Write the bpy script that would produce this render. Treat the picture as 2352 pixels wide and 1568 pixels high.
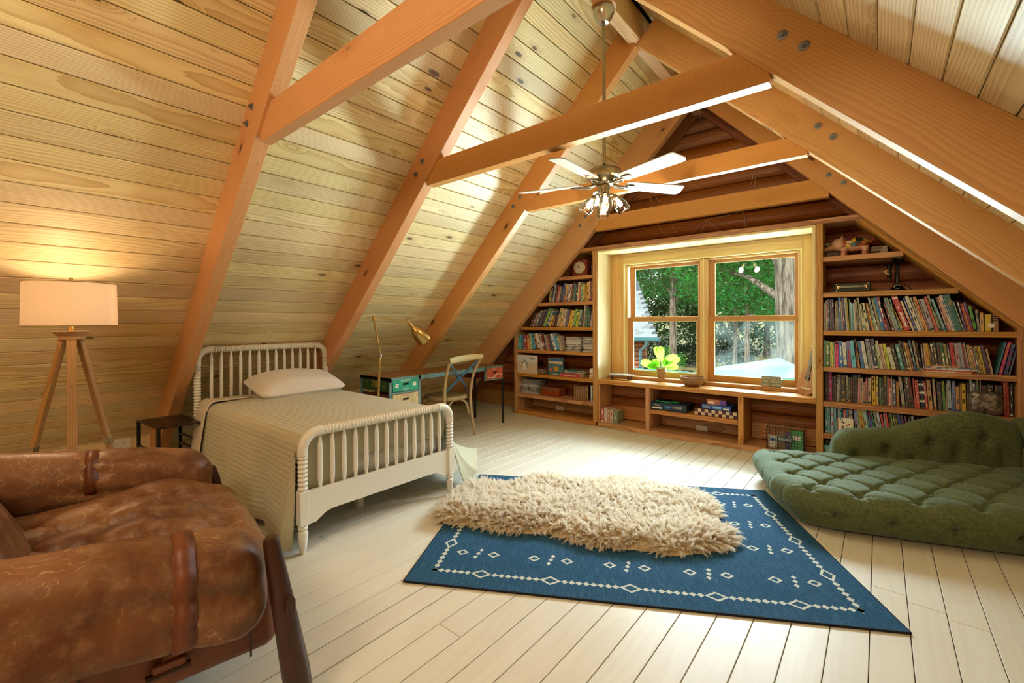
import bpy, bmesh, math, random, itertools
import numpy as np
from mathutils import Vector, Matrix, Euler
random.seed(7); np.random.seed(7)
for _o in list(bpy.data.objects): bpy.data.objects.remove(_o)
SC = bpy.context.scene
COL = SC.collection
PI = math.pi
# ---------------------------------------------------------------- camera
FPX, YAW, PIT, ROL, PX0, PY0, EYE = 1022.56, .6894, -.0037, -.0040, 1176., 743.15, 1.24
_f = Vector((-math.sin(YAW)*math.cos(PIT), math.cos(YAW)*math.cos(PIT), math.sin(PIT)))
_r0 = Vector((math.cos(YAW), math.sin(YAW), 0)); _u0 = _r0.cross(_f)
_r = _r0*math.cos(ROL)+_u0*math.sin(ROL); _u = _u0*math.cos(ROL)-_r0*math.sin(ROL)
cam = bpy.data.cameras.new('camera'); camo = bpy.data.objects.new('camera', cam); COL.objects.link(camo)
cam.sensor_width = 36; cam.sensor_fit = 'HORIZONTAL'; cam.lens = FPX/2352*36
cam.shift_x = 0; cam.shift_y = (PY0-784)/2352; cam.clip_start = .02; cam.clip_end = 400
M = Matrix((_r, _u, -_f)).transposed().to_4x4(); M.translation = Vector((0, 0, EYE)); camo.matrix_world = M
SC.camera = camo
def at(px, py, axis, val):
    """measured point: where the sight line of a photograph pixel meets a plane of the room"""
    d = _r*((px-PX0)/FPX)-_u*((py-PY0)/FPX)+_f; O = Vector((0, 0, EYE)); i = 'xyz'.index(axis)
    return O+d*((val-O[i])/d[i])
# ---------------------------------------------------------------- world, sun, exposure
SC.view_settings.view_transform = 'Standard'; SC.view_settings.look = 'None'
SC.view_settings.exposure = EXPOSURE = 0.30; SC.view_settings.gamma = 1; SC.view_settings.use_curve_mapping = False
W = bpy.data.worlds.new('sky'); SC.world = W; W.use_nodes = True
nt = W.node_tree; nt.nodes.clear()
sky = nt.nodes.new('ShaderNodeTexSky'); sky.sky_type = 'NISHITA'; sky.sun_disc = False; sky.sun_elevation = math.radians(48); sky.sun_rotation = math.radians(150); sky.air_density = 1.2; sky.dust_density = 2.0
bg = nt.nodes.new('ShaderNodeBackground'); bg.inputs['Strength'].default_value = 0.22
wo = nt.nodes.new('ShaderNodeOutputWorld'); nt.links.new(sky.outputs[0], bg.inputs[0]); nt.links.new(bg.outputs[0], wo.inputs[0])
def sun(name, d, strength, angle, col):
    l = bpy.data.lights.new(name, 'SUN'); l.energy = strength; l.angle = math.radians(angle); l.color = col
    o = bpy.data.objects.new(name, l); COL.objects.link(o); o.rotation_euler = Vector(d).to_track_quat('-Z', 'Y').to_euler(); return o
# bright open sky over the clearing in front of the window wall
sun('skylight', (-.06, -1, -.62), 5.0, 60, (.80, .92, 1.0))
# the sun itself, over the roof from behind the house, on the trees
sun('sunlight', (.25, .8, -1.0), 3.6, .6, (1, .95, .82))
def lamp(name, loc, watt, col, rad=.05):
    l = bpy.data.lights.new(name, 'POINT'); l.energy = watt; l.color = col; l.shadow_soft_size = rad
    o = bpy.data.objects.new(name, l); COL.objects.link(o); o.location = loc; return o
# the second ceiling lamp of the room, behind the camera
lamp('rear_lamp', (-.9, -1.2, 2.4), 72, (1, .84, .62), .3)
def area(name, loc, aim, sx, sy, watt, col):
    l = bpy.data.lights.new(name, 'AREA'); l.shape = 'RECTANGLE'; l.size = sx; l.size_y = sy; l.energy = watt; l.color = col
    o = bpy.data.objects.new(name, l); COL.objects.link(o); o.location = loc; o.rotation_euler = Vector(aim).to_track_quat('-Z', 'Y').to_euler(); return o
# added area lamp below the sill, in place of light off the metal roof
area('low_window_fill', (-1.5, 5.85, .36), (0, -.62, .78), 2.3, .9, 850, (.72, .92, 1.0))
# added area lamp, out of view above the window, boosts cool sky light
area('high_window_fill', (-1.5, 7.2, 3.35), (0, -.90, -.44), 3.8, 2.1, 1700, (.72, .90, 1.0))
SC.cycles.max_bounces = 6; SC.cycles.diffuse_bounces = 3; SC.cycles.glossy_bounces = 4; SC.cycles.transmission_bounces = 8; SC.cycles.transparent_max_bounces = 24
SC.cycles.sample_clamp_indirect = 4.0; SC.cycles.use_denoising = True; SC.cycles.use_adaptive_sampling = True; SC.cycles.adaptive_threshold = .1; SC.cycles.adaptive_min_samples = 16; SC.cycles.caustics_reflective = False; SC.cycles.caustics_refractive = False
# ---------------------------------------------------------------- materials
def lin(h):
    if isinstance(h, str):
        c = [int(h[i:i+2], 16)/255 for i in (0, 2, 4)]
        return tuple([x/12.92 if x <= .04045 else ((x+.055)/1.055)**2.4 for x in c]+[1.])
    return tuple(h) if len(h) == 4 else tuple(h)+(1.,)
class NT:
    def __init__(s, name):
        s.m = bpy.data.materials.new(name); s.m.use_nodes = True; s.t = s.m.node_tree; s.t.nodes.clear()
        s.out = s.t.nodes.new('ShaderNodeOutputMaterial')
    def n(s, typ, ins=None, **kw):
        nd = s.t.nodes.new('ShaderNode'+typ)
        for k, v in kw.items(): setattr(nd, k, v)
        for k, v in (ins or {}).items(): s.set(nd.inputs[k], v)
        return nd
    def set(s, sock, v):
        if isinstance(v, bpy.types.NodeSocket): s.t.links.new(v, sock)
        elif isinstance(v, bpy.types.Node): s.t.links.new(v.outputs[0], sock)
        else:
            if isinstance(v, str): v = lin(v)
            sock.default_value = v
    def math(s, op, a, b=0., c=None, clamp=False):
        i = {0: a, 1: b}
        if c is not None: i[2] = c
        return s.n('Math', i, operation=op, use_clamp=clamp).outputs[0]
    def vm(s, op, a, b=(0, 0, 0)):
        return s.n('VectorMath', {0: a, 1: b}, operation=op).outputs[0]
    def mix(s, fac, a, b, blend='MIX'):
        nd = s.n('Mix', {0: fac}, data_type='RGBA', blend_type=blend); s.set(nd.inputs[6], a); s.set(nd.inputs[7], b); return nd.outputs[2]
    def mapr(s, v, a, b, c=0., d=1., smooth=True):
        return s.n('MapRange', {0: v, 1: a, 2: b, 3: c, 4: d}, interpolation_type='SMOOTHSTEP' if smooth else 'LINEAR').outputs[0]
    def noise(s, vec, scale, detail=3., rough=.55, dist=0.):
        return s.n('TexNoise', {'Vector': vec, 'Scale': scale, 'Detail': detail, 'Roughness': rough, 'Distortion': dist})
    def bsdf(s, **k):
        names = dict(color='Base Color', rough='Roughness', metal='Metallic', normal='Normal', coat='Coat Weight', coatr='Coat Roughness', sheen='Sheen Weight', sheenr='Sheen Roughness', spec='Specular IOR Level', emit='Emission Color', emits='Emission Strength', sub='Subsurface Weight', trans='Transmission Weight', ior='IOR', alpha='Alpha', sheent='Sheen Tint')
        b = s.n('BsdfPrincipled')
        for a, v in k.items(): s.set(b.inputs[names[a]], v)
        s.t.links.new(b.outputs[0], s.out.inputs[0]); return b
    def bump(s, h, strength=.3, dist=.01):
        return s.n('Bump', {'Height': h, 'Strength': strength, 'Distance': dist}).outputs[0]
def wood(name, light, dark, ring=16., contrast=.6, knots=.5, rough=.5, tint=.10, knotcol='3a1a08', coat=0., bump=.15, wash=None, stretch=.12, kscale=1., fiber=.25, warp=.05, spec=.4):
    """sawn timber: the grain runs along the object's own X"""
    t = NT(name); co = t.n('TexCoord').outputs['Object']; ri = t.n('ObjectInfo').outputs['Random']
    r2 = t.math('FRACT', t.math('MULTIPLY', ri, 7.131)); r3 = t.math('FRACT', t.math('MULTIPLY', ri, 13.77)); r4 = t.math('FRACT', t.math('MULTIPLY', ri, 29.3))
    off = t.n('CombineXYZ', {0: t.math('MULTIPLY', ri, 41.), 1: t.math('MULTIPLY_ADD', r2, .3, -.15), 2: t.math('MULTIPLY_ADD', r3, .22, .02)}).outputs[0]
    P = t.vm('ADD', co, off)
    kv = t.vm('MULTIPLY', P, (2.6*kscale, 7.*kscale, 7.*kscale))
    vo = t.n('TexVoronoi', {'Vector': kv, 'Scale': 1., 'Randomness': .95}); sep = t.n('SeparateColor', {0: vo.outputs['Color']})
    on = t.math('LESS_THAN', sep.outputs[0], knots); kd = vo.outputs['Distance']
    ksz = t.math('MULTIPLY_ADD', sep.outputs[1], .10, .05)
    kn = t.math('MULTIPLY', t.mapr(kd, t.math('MULTIPLY', ksz, .75), t.math('MULTIPLY', ksz, 1.2), 1., 0.), on)
    swirl = t.math('MULTIPLY', t.mapr(kd, .05, .42, 1., 0.), on)
    nz = t.noise(t.vm('MULTIPLY', P, (1.1, 3.5, 3.5)), 1.0, 2.0).outputs['Color']
    lat = t.vm('MULTIPLY', t.vm('SUBTRACT', nz, (.5, .5, .5)), (0, warp*2, warp*2))
    lat = t.vm('ADD', lat, t.n('CombineXYZ', {0: 0., 1: t.math('MULTIPLY', swirl, .035), 2: t.math('MULTIPLY', swirl, .03)}).outputs[0])
    Q = t.vm('ADD', t.vm('MULTIPLY', P, (stretch, 1, 1)), lat)
    wv = t.n('TexWave', {'Vector': Q, 'Scale': ring, 'Distortion': 1.2, 'Detail': 2., 'Detail Scale': 2.0, 'Detail Roughness': .6}, wave_type='RINGS', rings_direction='X', wave_profile='SAW').outputs['Fac']
    wv = t.math('POWER', wv, 1.7)
    fb = t.noise(t.vm('MULTIPLY', P, (4., 160., 160.)), 1., 2.).outputs['Fac']
    broad = t.noise(t.vm('MULTIPLY', P, (.7, 9., 9.)), 1., 2.).outputs['Fac']
    g = t.math('ADD', t.math('MULTIPLY', wv, contrast), t.math('MULTIPLY', t.math('SUBTRACT', broad, .45), contrast*.8))
    g = t.math('ADD', g, t.math('MULTIPLY', t.math('SUBTRACT', fb, .5), fiber), clamp=True)
    c = t.mix(g, light, dark)
    c = t.mix(t.math('MULTIPLY', swirl, .35), c, dark)
    hsv = t.n('HueSaturation', {'Hue': t.math('MULTIPLY_ADD', r2, .016, .492), 'Saturation': t.math('MULTIPLY_ADD', r3, .2, .9), 'Value': t.math('MULTIPLY_ADD', r4, 2*tint, 1-tint), 'Color': c}).outputs[0]
    c = t.mix(t.math('MULTIPLY', kn, .85), hsv, knotcol)
    if wash:
        wcol, wamt = wash
        wn = t.noise(t.vm('MULTIPLY', P, (1.2, 6., 6.)), 1., 4.).outputs['Fac']
        amt = t.math('MULTIPLY_ADD', t.mapr(wn, .35, .7), .16, wamt-.1)
        amt = t.math('SUBTRACT', amt, t.math('MULTIPLY', kn, .25), clamp=True)
        c = t.mix(amt, c, wcol)
    h = t.math('ADD', t.math('MULTIPLY', g, -.5), t.math('MULTIPLY', kn, -.6))
    t.bsdf(color=c, rough=t.math('MULTIPLY_ADD', fb, .15, rough-.07), coat=coat, coatr=.2, spec=spec, normal=t.bump(h, bump, .002)); return t.m
def plain(name, col, rough=.5, metal=0., bump=0., scale=60., var=.0, **k):
    t = NT(name); c = col if isinstance(col, str) else col
    kw = dict(k)
    if var or bump:
        co = t.n('TexCoord').outputs['Object']; nz = t.noise(co, scale, 4.).outputs['Fac']
        if var: c = t.mix(t.mapr(nz, .3, .7), tuple([x*(1-var) for x in lin(col)[:3]]+[1]), tuple([min(1, x*(1+var)) for x in lin(col)[:3]]+[1]))
        if bump: kw['normal'] = t.bump(nz, bump, .003)
    t.bsdf(color=c, rough=rough, metal=metal, **kw); return t.m
def glassy(name, tint=(1, 1, 1, 1), haze=0., hazecol='b9c6bd', seed=0.):
    t = NT(name); fr = t.n('Fresnel', {'IOR': 1.45}).outputs[0]
    tr = t.n('BsdfTransparent', {0: tint}); gl = t.n('BsdfGlossy', {'Roughness': .02})
    s = t.n('MixShader', {0: t.math('MULTIPLY', fr, .8), 1: tr, 2: gl}).outputs[0]
    if haze:
        co = t.n('TexCoord').outputs['Object']; nz = t.noise(t.vm('ADD', co, (seed, 0, 0)), 3.2, 5., .6, .6).outputs['Fac']
        tl = t.n('BsdfTranslucent', {0: lin(hazecol)}); df = t.n('BsdfDiffuse', {0: lin(hazecol)})
        hz = t.n('MixShader', {0: .3, 1: tl, 2: df})
        s = t.n('MixShader', {0: t.math('MULTIPLY', t.mapr(nz, .35, .68), haze), 1: s, 2: hz}).outputs[0]
    t.t.links.new(s, t.out.inputs[0]); return t.m
MAT = {}
def setup_mats():
    A = MAT
    A['ceil'] = wood('ceiling_pine', 'eed8a2', 'b28145', ring=30, contrast=.55, knots=.42, rough=.42, tint=.12, kscale=1.15, spec=.4, warp=.028, fiber=.35)
    A['beam'] = wood('beam_fir', 'dda46c', 'b4713e', ring=34, contrast=.42, knots=.34, rough=.45, tint=.05, kscale=1., bump=.06, warp=.03)
    A['floor'] = wood('floor_pine', 'dccaa6', 'a98a5e', ring=13, contrast=.4, knots=.16, rough=.42, tint=.05, wash=('e6e2d6', .76), kscale=.8, bump=.12, knotcol='7a5b38')
    A['log'] = wood('log_wall', 'a9673a', '5b2d14', ring=12, contrast=.6, knots=.16, rough=.4, tint=.12, kscale=.7)
    A['shelf'] = wood('shelf_pine', 'd39a5c', '8a4f22', ring=14, contrast=.65, knots=.05, rough=.45, tint=.05)
    A['jamb'] = wood('jamb_pine', 'f0dba6', 'd9b576', ring=12, contrast=.3, knots=.0, rough=.45, tint=.03)
    A['casing'] = wood('casing_maple', 'e2bf82', 'c4984f', ring=7, contrast=.45, knots=.0, rough=.4, tint=.03)
    A['sash'] = wood('sash_fir', 'c58f58', '93602f', ring=22, contrast=.4, knots=.0, rough=.42, tint=.04)
    A['ridge'] = wood('ridge_board', 'dcb07a', 'a87a45', ring=15, contrast=.4, knots=.1, rough=.5, tint=.03)
    A['lampwood'] = wood('lamp_wood', 'b58a58', '7a5530', ring=30, contrast=.45, knots=0, rough=.5, tint=.03)
    A['chairwood'] = wood('chair_wood', 'b79a6c', '7f6238', ring=30, contrast=.4, knots=0, rough=.55)
    A['desktop'] = wood('desk_top_wood', '9c6a38', '5a3415', ring=14, contrast=.7, knots=.15, rough=.5)
    A['darkwood'] = plain('dark_leg_wood', '3a1c12', .35, var=.25, scale=9)
    A['gap'] = plain('dark_gap', '1c120a', .9); A['bolt'] = plain('bolt_steel', '8d9096', .45, .9, bump=.2)
    A['white'] = plain('white_paint', 'ece7da', .38); A['black'] = plain('black_steel', '17130f', .4, .3); A['brass'] = plain('brass', 'c9a866', .28, 1.)
    A['plate'] = plain('outlet_plastic', 'e8e0cc', .4); A['hole'] = plain('dark_slot', '15120f', .8)
    A['nickel'] = plain('brushed_nickel', 'b8b2a4', .25, 1.); A['bronze'] = plain('fan_bronze', '9a8a6c', .28, 1.)
    A['bladew'] = plain('fan_blade_white', 'dedad0', .4); A['wire'] = plain('thin_wire', 'd8c9b0', .5)
    A['glass'] = glassy('window_glass', (.97, .99, .98, 1)); A['hazeglass'] = glassy('hazy_glass', (.95, .98, .96, 1), .014)
    # book cloth takes the colour of the object it is on
    t = NT('book_cover'); oc = t.n('ObjectInfo').outputs['Color']; nz = t.noise(t.n('TexCoord').outputs['Object'], 40., 3.).outputs['Fac']
    t.bsdf(color=t.mix(t.mapr(nz, .3, .75, 0., .25), oc, 'd8d0c0'), rough=.5); A['cover'] = t.m
    A['pages'] = plain('book_pages', 'd9cdb2', .8, var=.08, scale=300); 
    for k, c in dict(ink_white='efeade', ink_black='141210', ink_gold='c8a03c', ink_red='b02a22', ink_blue='2b5fa0', ink_green='2f7a4a').items(): A[k] = plain(k, c, .5)
# ---------------------------------------------------------------- mesh building
class MB:
    def __init__(s): s.v = []; s.f = []; s.mi = []; s.sm = []
    def add(s, v, f, mi=0, smooth=False, M=None):
        o = len(s.v)
        for p in v:
            p = Vector(p); s.v.append(tuple(M @ p) if M is not None else tuple(p))
        for q in f: s.f.append([i+o for i in q]); s.mi.append(mi); s.sm.append(smooth)
        return s
    def box(s, x0, x1, y0, y1, z0, z1, mi=0, c=0., M=None):
        v, f = cbox((x1-x0)/2, (y1-y0)/2, (z1-z0)/2, c); T = Matrix.Translation(((x0+x1)/2, (y0+y1)/2, (z0+z1)/2))
        return s.add(v, f, mi, False, M @ T if M is not None else T)
    def tube(s, pts, rad, seg=10, mi=0, cap=True, M=None, smooth=True):
        pts = [Vector(p) for p in pts]; n = len(pts); rad = rad if hasattr(rad, '__len__') else [rad]*n
        v = []; f = []; up = None
        for i, p in enumerate(pts):
            d = (pts[min(i+1, n-1)]-pts[max(i-1, 0)]).normalized()
            if up is None: up = Vector((0, 0, 1)) if abs(d.z) < .9 else Vector((1, 0, 0))
            a = d.cross(up).normalized(); b = a.cross(d).normalized(); up = b
            for k in range(seg):
                an = 2*PI*k/seg; v.append(p+a*math.cos(an)*rad[i]+b*math.sin(an)*rad[i])
        for i in range(n-1):
            for k in range(seg): f.append([i*seg+k, i*seg+(k+1) % seg, (i+1)*seg+(k+1) % seg, (i+1)*seg+k])
        if cap: f.append(list(range(seg))[::-1]); f.append([(n-1)*seg+k for k in range(seg)])
        return s.add(v, f, mi, smooth, M)
    def lathe(s, prof, seg=20, mi=0, M=None, smooth=True, cap=True, sq=None):
        """profile of (radius, height) turned about Z"""
        v = []; f = []; n = len(prof)
        for r, z in prof:
            for k in range(seg):
                a = 2*PI*k/seg; v.append((r*math.cos(a), r*math.sin(a), z))
        for i in range(n-1):
            for k in range(seg): f.append([i*seg+k, i*seg+(k+1) % seg, (i+1)*seg+(k+1) % seg, (i+1)*seg+k])
        if cap:
            if prof[0][0] > 1e-5: f.append(list(range(seg))[::-1])
            if prof[-1][0] > 1e-5: f.append([(n-1)*seg+k for k in range(seg)])
        return s.add(v, f, mi, smooth, M)
    def prism(s, poly, t0, t1, M=None, mi=0, smooth=False):
        """polygon in local XY, thick from t0 to t1 in Z"""
        n = len(poly); v = [(x, y, t0) for x, y in poly]+[(x, y, t1) for x, y in poly]
        f = [list(range(n))[::-1], [n+i for i in range(n)]]+[[i, (i+1) % n, n+(i+1) % n, n+i] for i in range(n)]
        return s.add(v, f, mi, smooth, M)
    def grid(s, P, mi=0, smooth=True, closed_u=False, closed_v=False):
        """P: array (nu, nv, 3)"""
        nu, nv = P.shape[:2]; v = P.reshape(-1, 3).tolist(); f = []
        for i in range(nu if closed_u else nu-1):
            for j in range(nv if closed_v else nv-1):
                a = i*nv+j; b = ((i+1) % nu)*nv+j; jj = (j+1) % nv; f.append([a, b, ((i+1) % nu)*nv+jj, i*nv+jj])
        return s.add(v, f, mi, smooth)
    def mesh(s, name, mats, sharp=True):
        me = bpy.data.meshes.new(name); me.from_pydata(s.v, [], s.f)
        for m in (mats if isinstance(mats, (list, tuple)) else [mats]): me.materials.append(MAT[m] if isinstance(m, str) else m)
        me.polygons.foreach_set('material_index', s.mi); me.polygons.foreach_set('use_smooth', s.sm)
        me.update()
        if sharp and any(s.sm): me.set_sharp_from_angle(angle=math.radians(40))
        return me
    def build(s, name, mats, parent=None, sharp=True, **tags):
        return link(name, s.mesh(name, mats, sharp), parent, **tags)
def cbox(hx, hy, hz, c):
    h = (hx, hy, hz)
    if c <= 0:
        v = [(sx*hx, sy*hy, sz*hz) for sx in (-1, 1) for sy in (-1, 1) for sz in (-1, 1)]
        return v, [[0, 1, 3, 2], [4, 6, 7, 5], [0, 4, 5, 1], [2, 3, 7, 6], [0, 2, 6, 4], [1, 5, 7, 3]]
    c = min(c, min(h)*.9); v = []; idx = {}
    for sg in itertools.product((-1, 1), repeat=3):
        for k in range(3):
            idx[sg, k] = len(v); v.append(tuple(sg[i]*(h[i] if i == k else h[i]-c) for i in range(3)))
    f = []
    def orient(q):
        a, b, d = (Vector(v[i]) for i in q[:3]); n = (b-a).cross(d-a); ce = sum((Vector(v[i]) for i in q), Vector())
        return q if n.dot(ce) > 0 else q[::-1]
    for k in range(3):
        l, m = [i for i in range(3) if i != k]
        for sk in (-1, 1):
            q = []
            for sl, sm in ((-1, -1), (1, -1), (1, 1), (-1, 1)):
                sg = [0]*3; sg[k] = sk; sg[l] = sl; sg[m] = sm; q.append(idx[tuple(sg), k])
            f.append(orient(q))
    for k in range(3):
        for l in range(k+1, 3):
            m = 3-k-l
            for sk in (-1, 1):
                for sl in (-1, 1):
                    def S(sm):
                        sg = [0]*3; sg[k] = sk; sg[l] = sl; sg[m] = sm; return tuple(sg)
                    f.append(orient([idx[S(-1), k], idx[S(1), k], idx[S(1), l], idx[S(-1), l]]))
    for sg in itertools.product((-1, 1), repeat=3): f.append(orient([idx[sg, 0], idx[sg, 1], idx[sg, 2]]))
    return v, f
def link(name, me, parent=None, **tags):
    o = bpy.data.objects.new(name, me); COL.objects.link(o)
    if parent is not None: o.parent = parent
    for k, v in tags.items():
        if v is not None: o[k] = v
    return o
def tag(o, label=None, cat=None, group=None, kind=None):
    for k, v in (('label', label), ('category', cat), ('group', group), ('kind', kind)):
        if v: o[k] = v
    return o
def thing(name, label, cat, loc=(0, 0, 0), rz=0., group=None, rot=None):
    o = bpy.data.objects.new(name, None); COL.objects.link(o); o.empty_display_size = .05
    o.location = loc; o.rotation_euler = rot if rot else (0, 0, rz); return tag(o, label, cat, group)
def structure(name, parent=None, label=None):
    o = bpy.data.objects.new(name, None); COL.objects.link(o); o.empty_display_size = .05
    o['kind'] = 'structure'
    if label: o['label'] = label
    return o
_bm = {}
def beam(name, mat, p0, p1, w, h, parent=None, up=(0, 0, 1), c=.003, **tags):
    """a timber from p0 to p1 (centre line), w wide, h deep along up; its grain follows its length"""
    p0, p1 = Vector(p0), Vector(p1); L = (p1-p0).length; X = (p1-p0)/L; Z = Vector(up); Z = (Z-X*Z.dot(X)).normalized(); Y = Z.cross(X)
    key = (round(L, 4), round(w, 4), round(h, 4), c, mat)
    if key not in _bm:
        v, f = cbox(L/2, w/2, h/2, c); m = MB().add(v, f); _bm[key] = m.mesh(name, mat)
    o = link(name, _bm[key], parent, **tags); R = Matrix((X, Y, Z)).transposed().to_4x4(); R.translation = (p0+p1)/2
    o.matrix_local = R; return o
def bx(name, mat, x0, x1, y0, y1, z0, z1, parent=None, axis='x', c=.003, **tags):
    """axis-aligned timber with its grain along axis"""
    cx, cy, cz = (x0+x1)/2, (y0+y1)/2, (z0+z1)/2
    if axis == 'x': return beam(name, mat, (x0, cy, cz), (x1, cy, cz), y1-y0, z1-z0, parent, (0, 0, 1), c, **tags)
    if axis == 'y': return beam(name, mat, (cx, y0, cz), (cx, y1, cz), x1-x0, z1-z0, parent, (0, 0, 1), c, **tags)
    return beam(name, mat, (cx, cy, z0), (cx, cy, z1), x1-x0, y1-y0, parent, (0, 1, 0), c, **tags)
def lathe_along(p0, p1):
    """matrix that carries Z onto p0 -> p1"""
    p0, p1 = Vector(p0), Vector(p1); q = (p1-p0).to_track_quat('Z', 'Y'); T = q.to_matrix().to_4x4(); T.translation = p0; return T
def rbox(hx, hy, hz, r, n, disp=None):
    """soft box: numpy points and quads of a rounded box of half sizes h, optionally displaced along its normal by disp(points, normals)"""
    nx, ny, nz = n; V = []; F = []; off = 0
    def face(k, s, na, nb):
        nonlocal off
        a = np.linspace(-1, 1, na+1); b = np.linspace(-1, 1, nb+1); A, B = np.meshgrid(a, b, indexing='ij')
        P = np.zeros((na+1, nb+1, 3)); l, m = [i for i in range(3) if i != k]
        P[..., k] = s; P[..., l] = A; P[..., m] = B; V.append(P.reshape(-1, 3))
        flip = (s > 0) == (k == 1)
        for i in range(na):
            for j in range(nb):
                q = [off+i*(nb+1)+j, off+(i+1)*(nb+1)+j, off+(i+1)*(nb+1)+j+1, off+i*(nb+1)+j+1]; F.append(q[::-1] if flip else q)
        off += (na+1)*(nb+1)
    for s in (-1, 1): face(0, s, ny, nz); face(1, s, nx, nz); face(2, s, nx, ny)
    P = np.concatenate(V)*np.array([hx, hy, hz]); H = np.array([hx, hy, hz])
    inner = np.clip(P, -(H-r), H-r); d = P-inner; L = np.linalg.norm(d, axis=1, keepdims=True); N = d/np.maximum(L, 1e-9)
    P = inner+N*r
    if disp is not None: P = P+N*disp(P, N)[:, None]
    # weld the shared seams
    key = np.round(inner*5e3).astype(np.int64)*7919+np.round(N*2e3).astype(np.int64); _, first, inv = np.unique(key, axis=0, return_index=True, return_inverse=True)
    inv = inv.reshape(-1)
    return P[first], [[int(inv[i]) for i in q] for q in F]
def soft(name, mat, hx, hy, hz, r, n, parent=None, disp=None, post=None, M=None, **tags):
    P, F = rbox(hx, hy, hz, r, n, disp)
    if post is not None: P = post(P)
    F = [q for q in F if len(set(q)) == 4]
    m = MB().add(P.tolist(), F, 0, True, M); return m.build(name, mat, parent, sharp=False, **tags)
def text(s, size, mat, parent, M, name='lettering', ext=.0004, align='CENTER', sx=1.):
    c = bpy.data.curves.new(name, 'FONT'); c.body = s; c.size = size; c.align_x = align; c.align_y = 'CENTER'; c.extrude = ext; c.materials.append(MAT[mat])
    o = bpy.data.objects.new(name, c); COL.objects.link(o); o.parent = parent; o.matrix_local = M @ Matrix.Diagonal((sx, 1, 1, 1)); return o
def vnoise(P, scale, seed=0):
    """cheap smooth noise for cloth and leather"""
    rng = np.random.RandomState(seed); out = np.zeros(len(P))
    for k in range(7):
        d = rng.normal(size=3); d /= np.linalg.norm(d); out += np.sin((P@d)*scale*(.6+.25*k)+rng.rand()*6.28)*(1/(1+.35*k))
    return out/3.
setup_mats()
# ================================================================ the room
XR = -1.5075                                     # ridge line
def zl(x, c=5.276): return x+c                   # inner face of the left roof slope
def zr(x, c=2.261): return -x+c                  # inner face of the right roof slope
Y0, Y1 = -2.6, 5.10
# floor: whitewashed planks running to the window wall
fl = MB().box(-5.5, 2.3, Y0, 5.16, -.10, -.022).build('floor', 'gap', kind='structure')
rnd = random.Random(3)
k = -43
while True:
    xa = -.029+.1245*k; k += 1
    if xa > 2.1: break
    y = Y0
    while y < 5.14:
        L = rnd.uniform(1.9, 3.9); ye = min(5.15, y+L)
        if 5.15-ye < .5: ye = 5.15
        g = .0028+(.004 if abs(xa+1.657) < .05 else 0)
        beam('plank', 'floor', (xa+.06225, y+.001, -.011), (xa+.06225, ye-.001, -.011), .1245-g, .022, fl, c=.0015)
        y = ye
# roof: deck and the tongue-and-groove boards under it
cl = MB()
for s, c0 in ((1, 5.276), (-1, 2.261)):
    n = Vector((-s, 0, 1)).normalized(); xe = -5.25 if s > 0 else 2.25
    a = Vector((xe, 0, s*xe+c0))+n*.024; b = Vector((XR, 0, s*XR+c0))+n*.024
    q = [a, b, b+n*.06, a+n*.06]; v = [(p.x, Y0-.1, p.z) for p in q]+[(p.x, 5.3, p.z) for p in q]
    f = [[0, 1, 2, 3], [7, 6, 5, 4]]+[[i, i+4, (i+1) % 4+4, (i+1) % 4] for i in range(4)]; cl.add(v, f if s < 0 else f)
cl.box(XR-.12, XR+.12, Y0-.1, 5.3, 3.80, 3.90)
cl = cl.build('ceiling', 'gap', kind='structure')
R2 = math.sqrt(2)
for s, s0, c0 in ((1, 2.0, 5.276), (-1, 2.9553, 2.261)):
    k = -16 if s > 0 else -21
    while True:
        sa = s0+.1253*k; k += 1
        if sa+.1253 > 5.335: break
        if sa < .2: continue
        zc = (sa+.06265)/R2; xc = s*(zc-c0); n = Vector((-s, 0, 1)).normalized(); ce = Vector((xc, 0, zc))+n*.011
        cuts = [Y0, rnd.choice((1.05, 2.23, 2.23, 3.44)), Y1]
        for ya, yb in zip(cuts, cuts[1:]):
            beam('board', 'ceil', (ce.x, ya+.001, ce.z), (ce.x, yb-.001, ce.z), .1253-.0042, .022, cl, up=-n, c=.004)
# end walls and the low walls under the eaves
wl = structure('wall_left'); bx('plaster_board', 'gap', -5.36, -5.06, Y0, 5.3, 0, .34, wl)
for i in range(2): bx('board', 'ceil', -5.058, -5.036, Y0, Y1, .02+.125*i, .143+.125*i, wl, 'y', .0045)
wr = structure('wall_right')
for i in range(5): bx('board', 'ceil', 1.70, 1.72, Y0, Y1, .0+.125*i, .123+.125*i, wr, 'y', .0045)
MB().box(1.72, 1.9, Y0, 5.3, 0, .75).build('wall_backing', 'gap', wr)
wf = structure('wall_front'); m = MB()
m.prism([(-5.4, -.1), (2.4, -.1), (2.4, .1), (XR, 3.9), (-5.4, .1)], 0, .1, Matrix.Translation((0, Y0, 0)) @ Matrix.Rotation(PI/2, 4, 'X')); m.build('wall_panel', plain('rear_wall_pine', 'b9824a', .6), wf)
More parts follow.
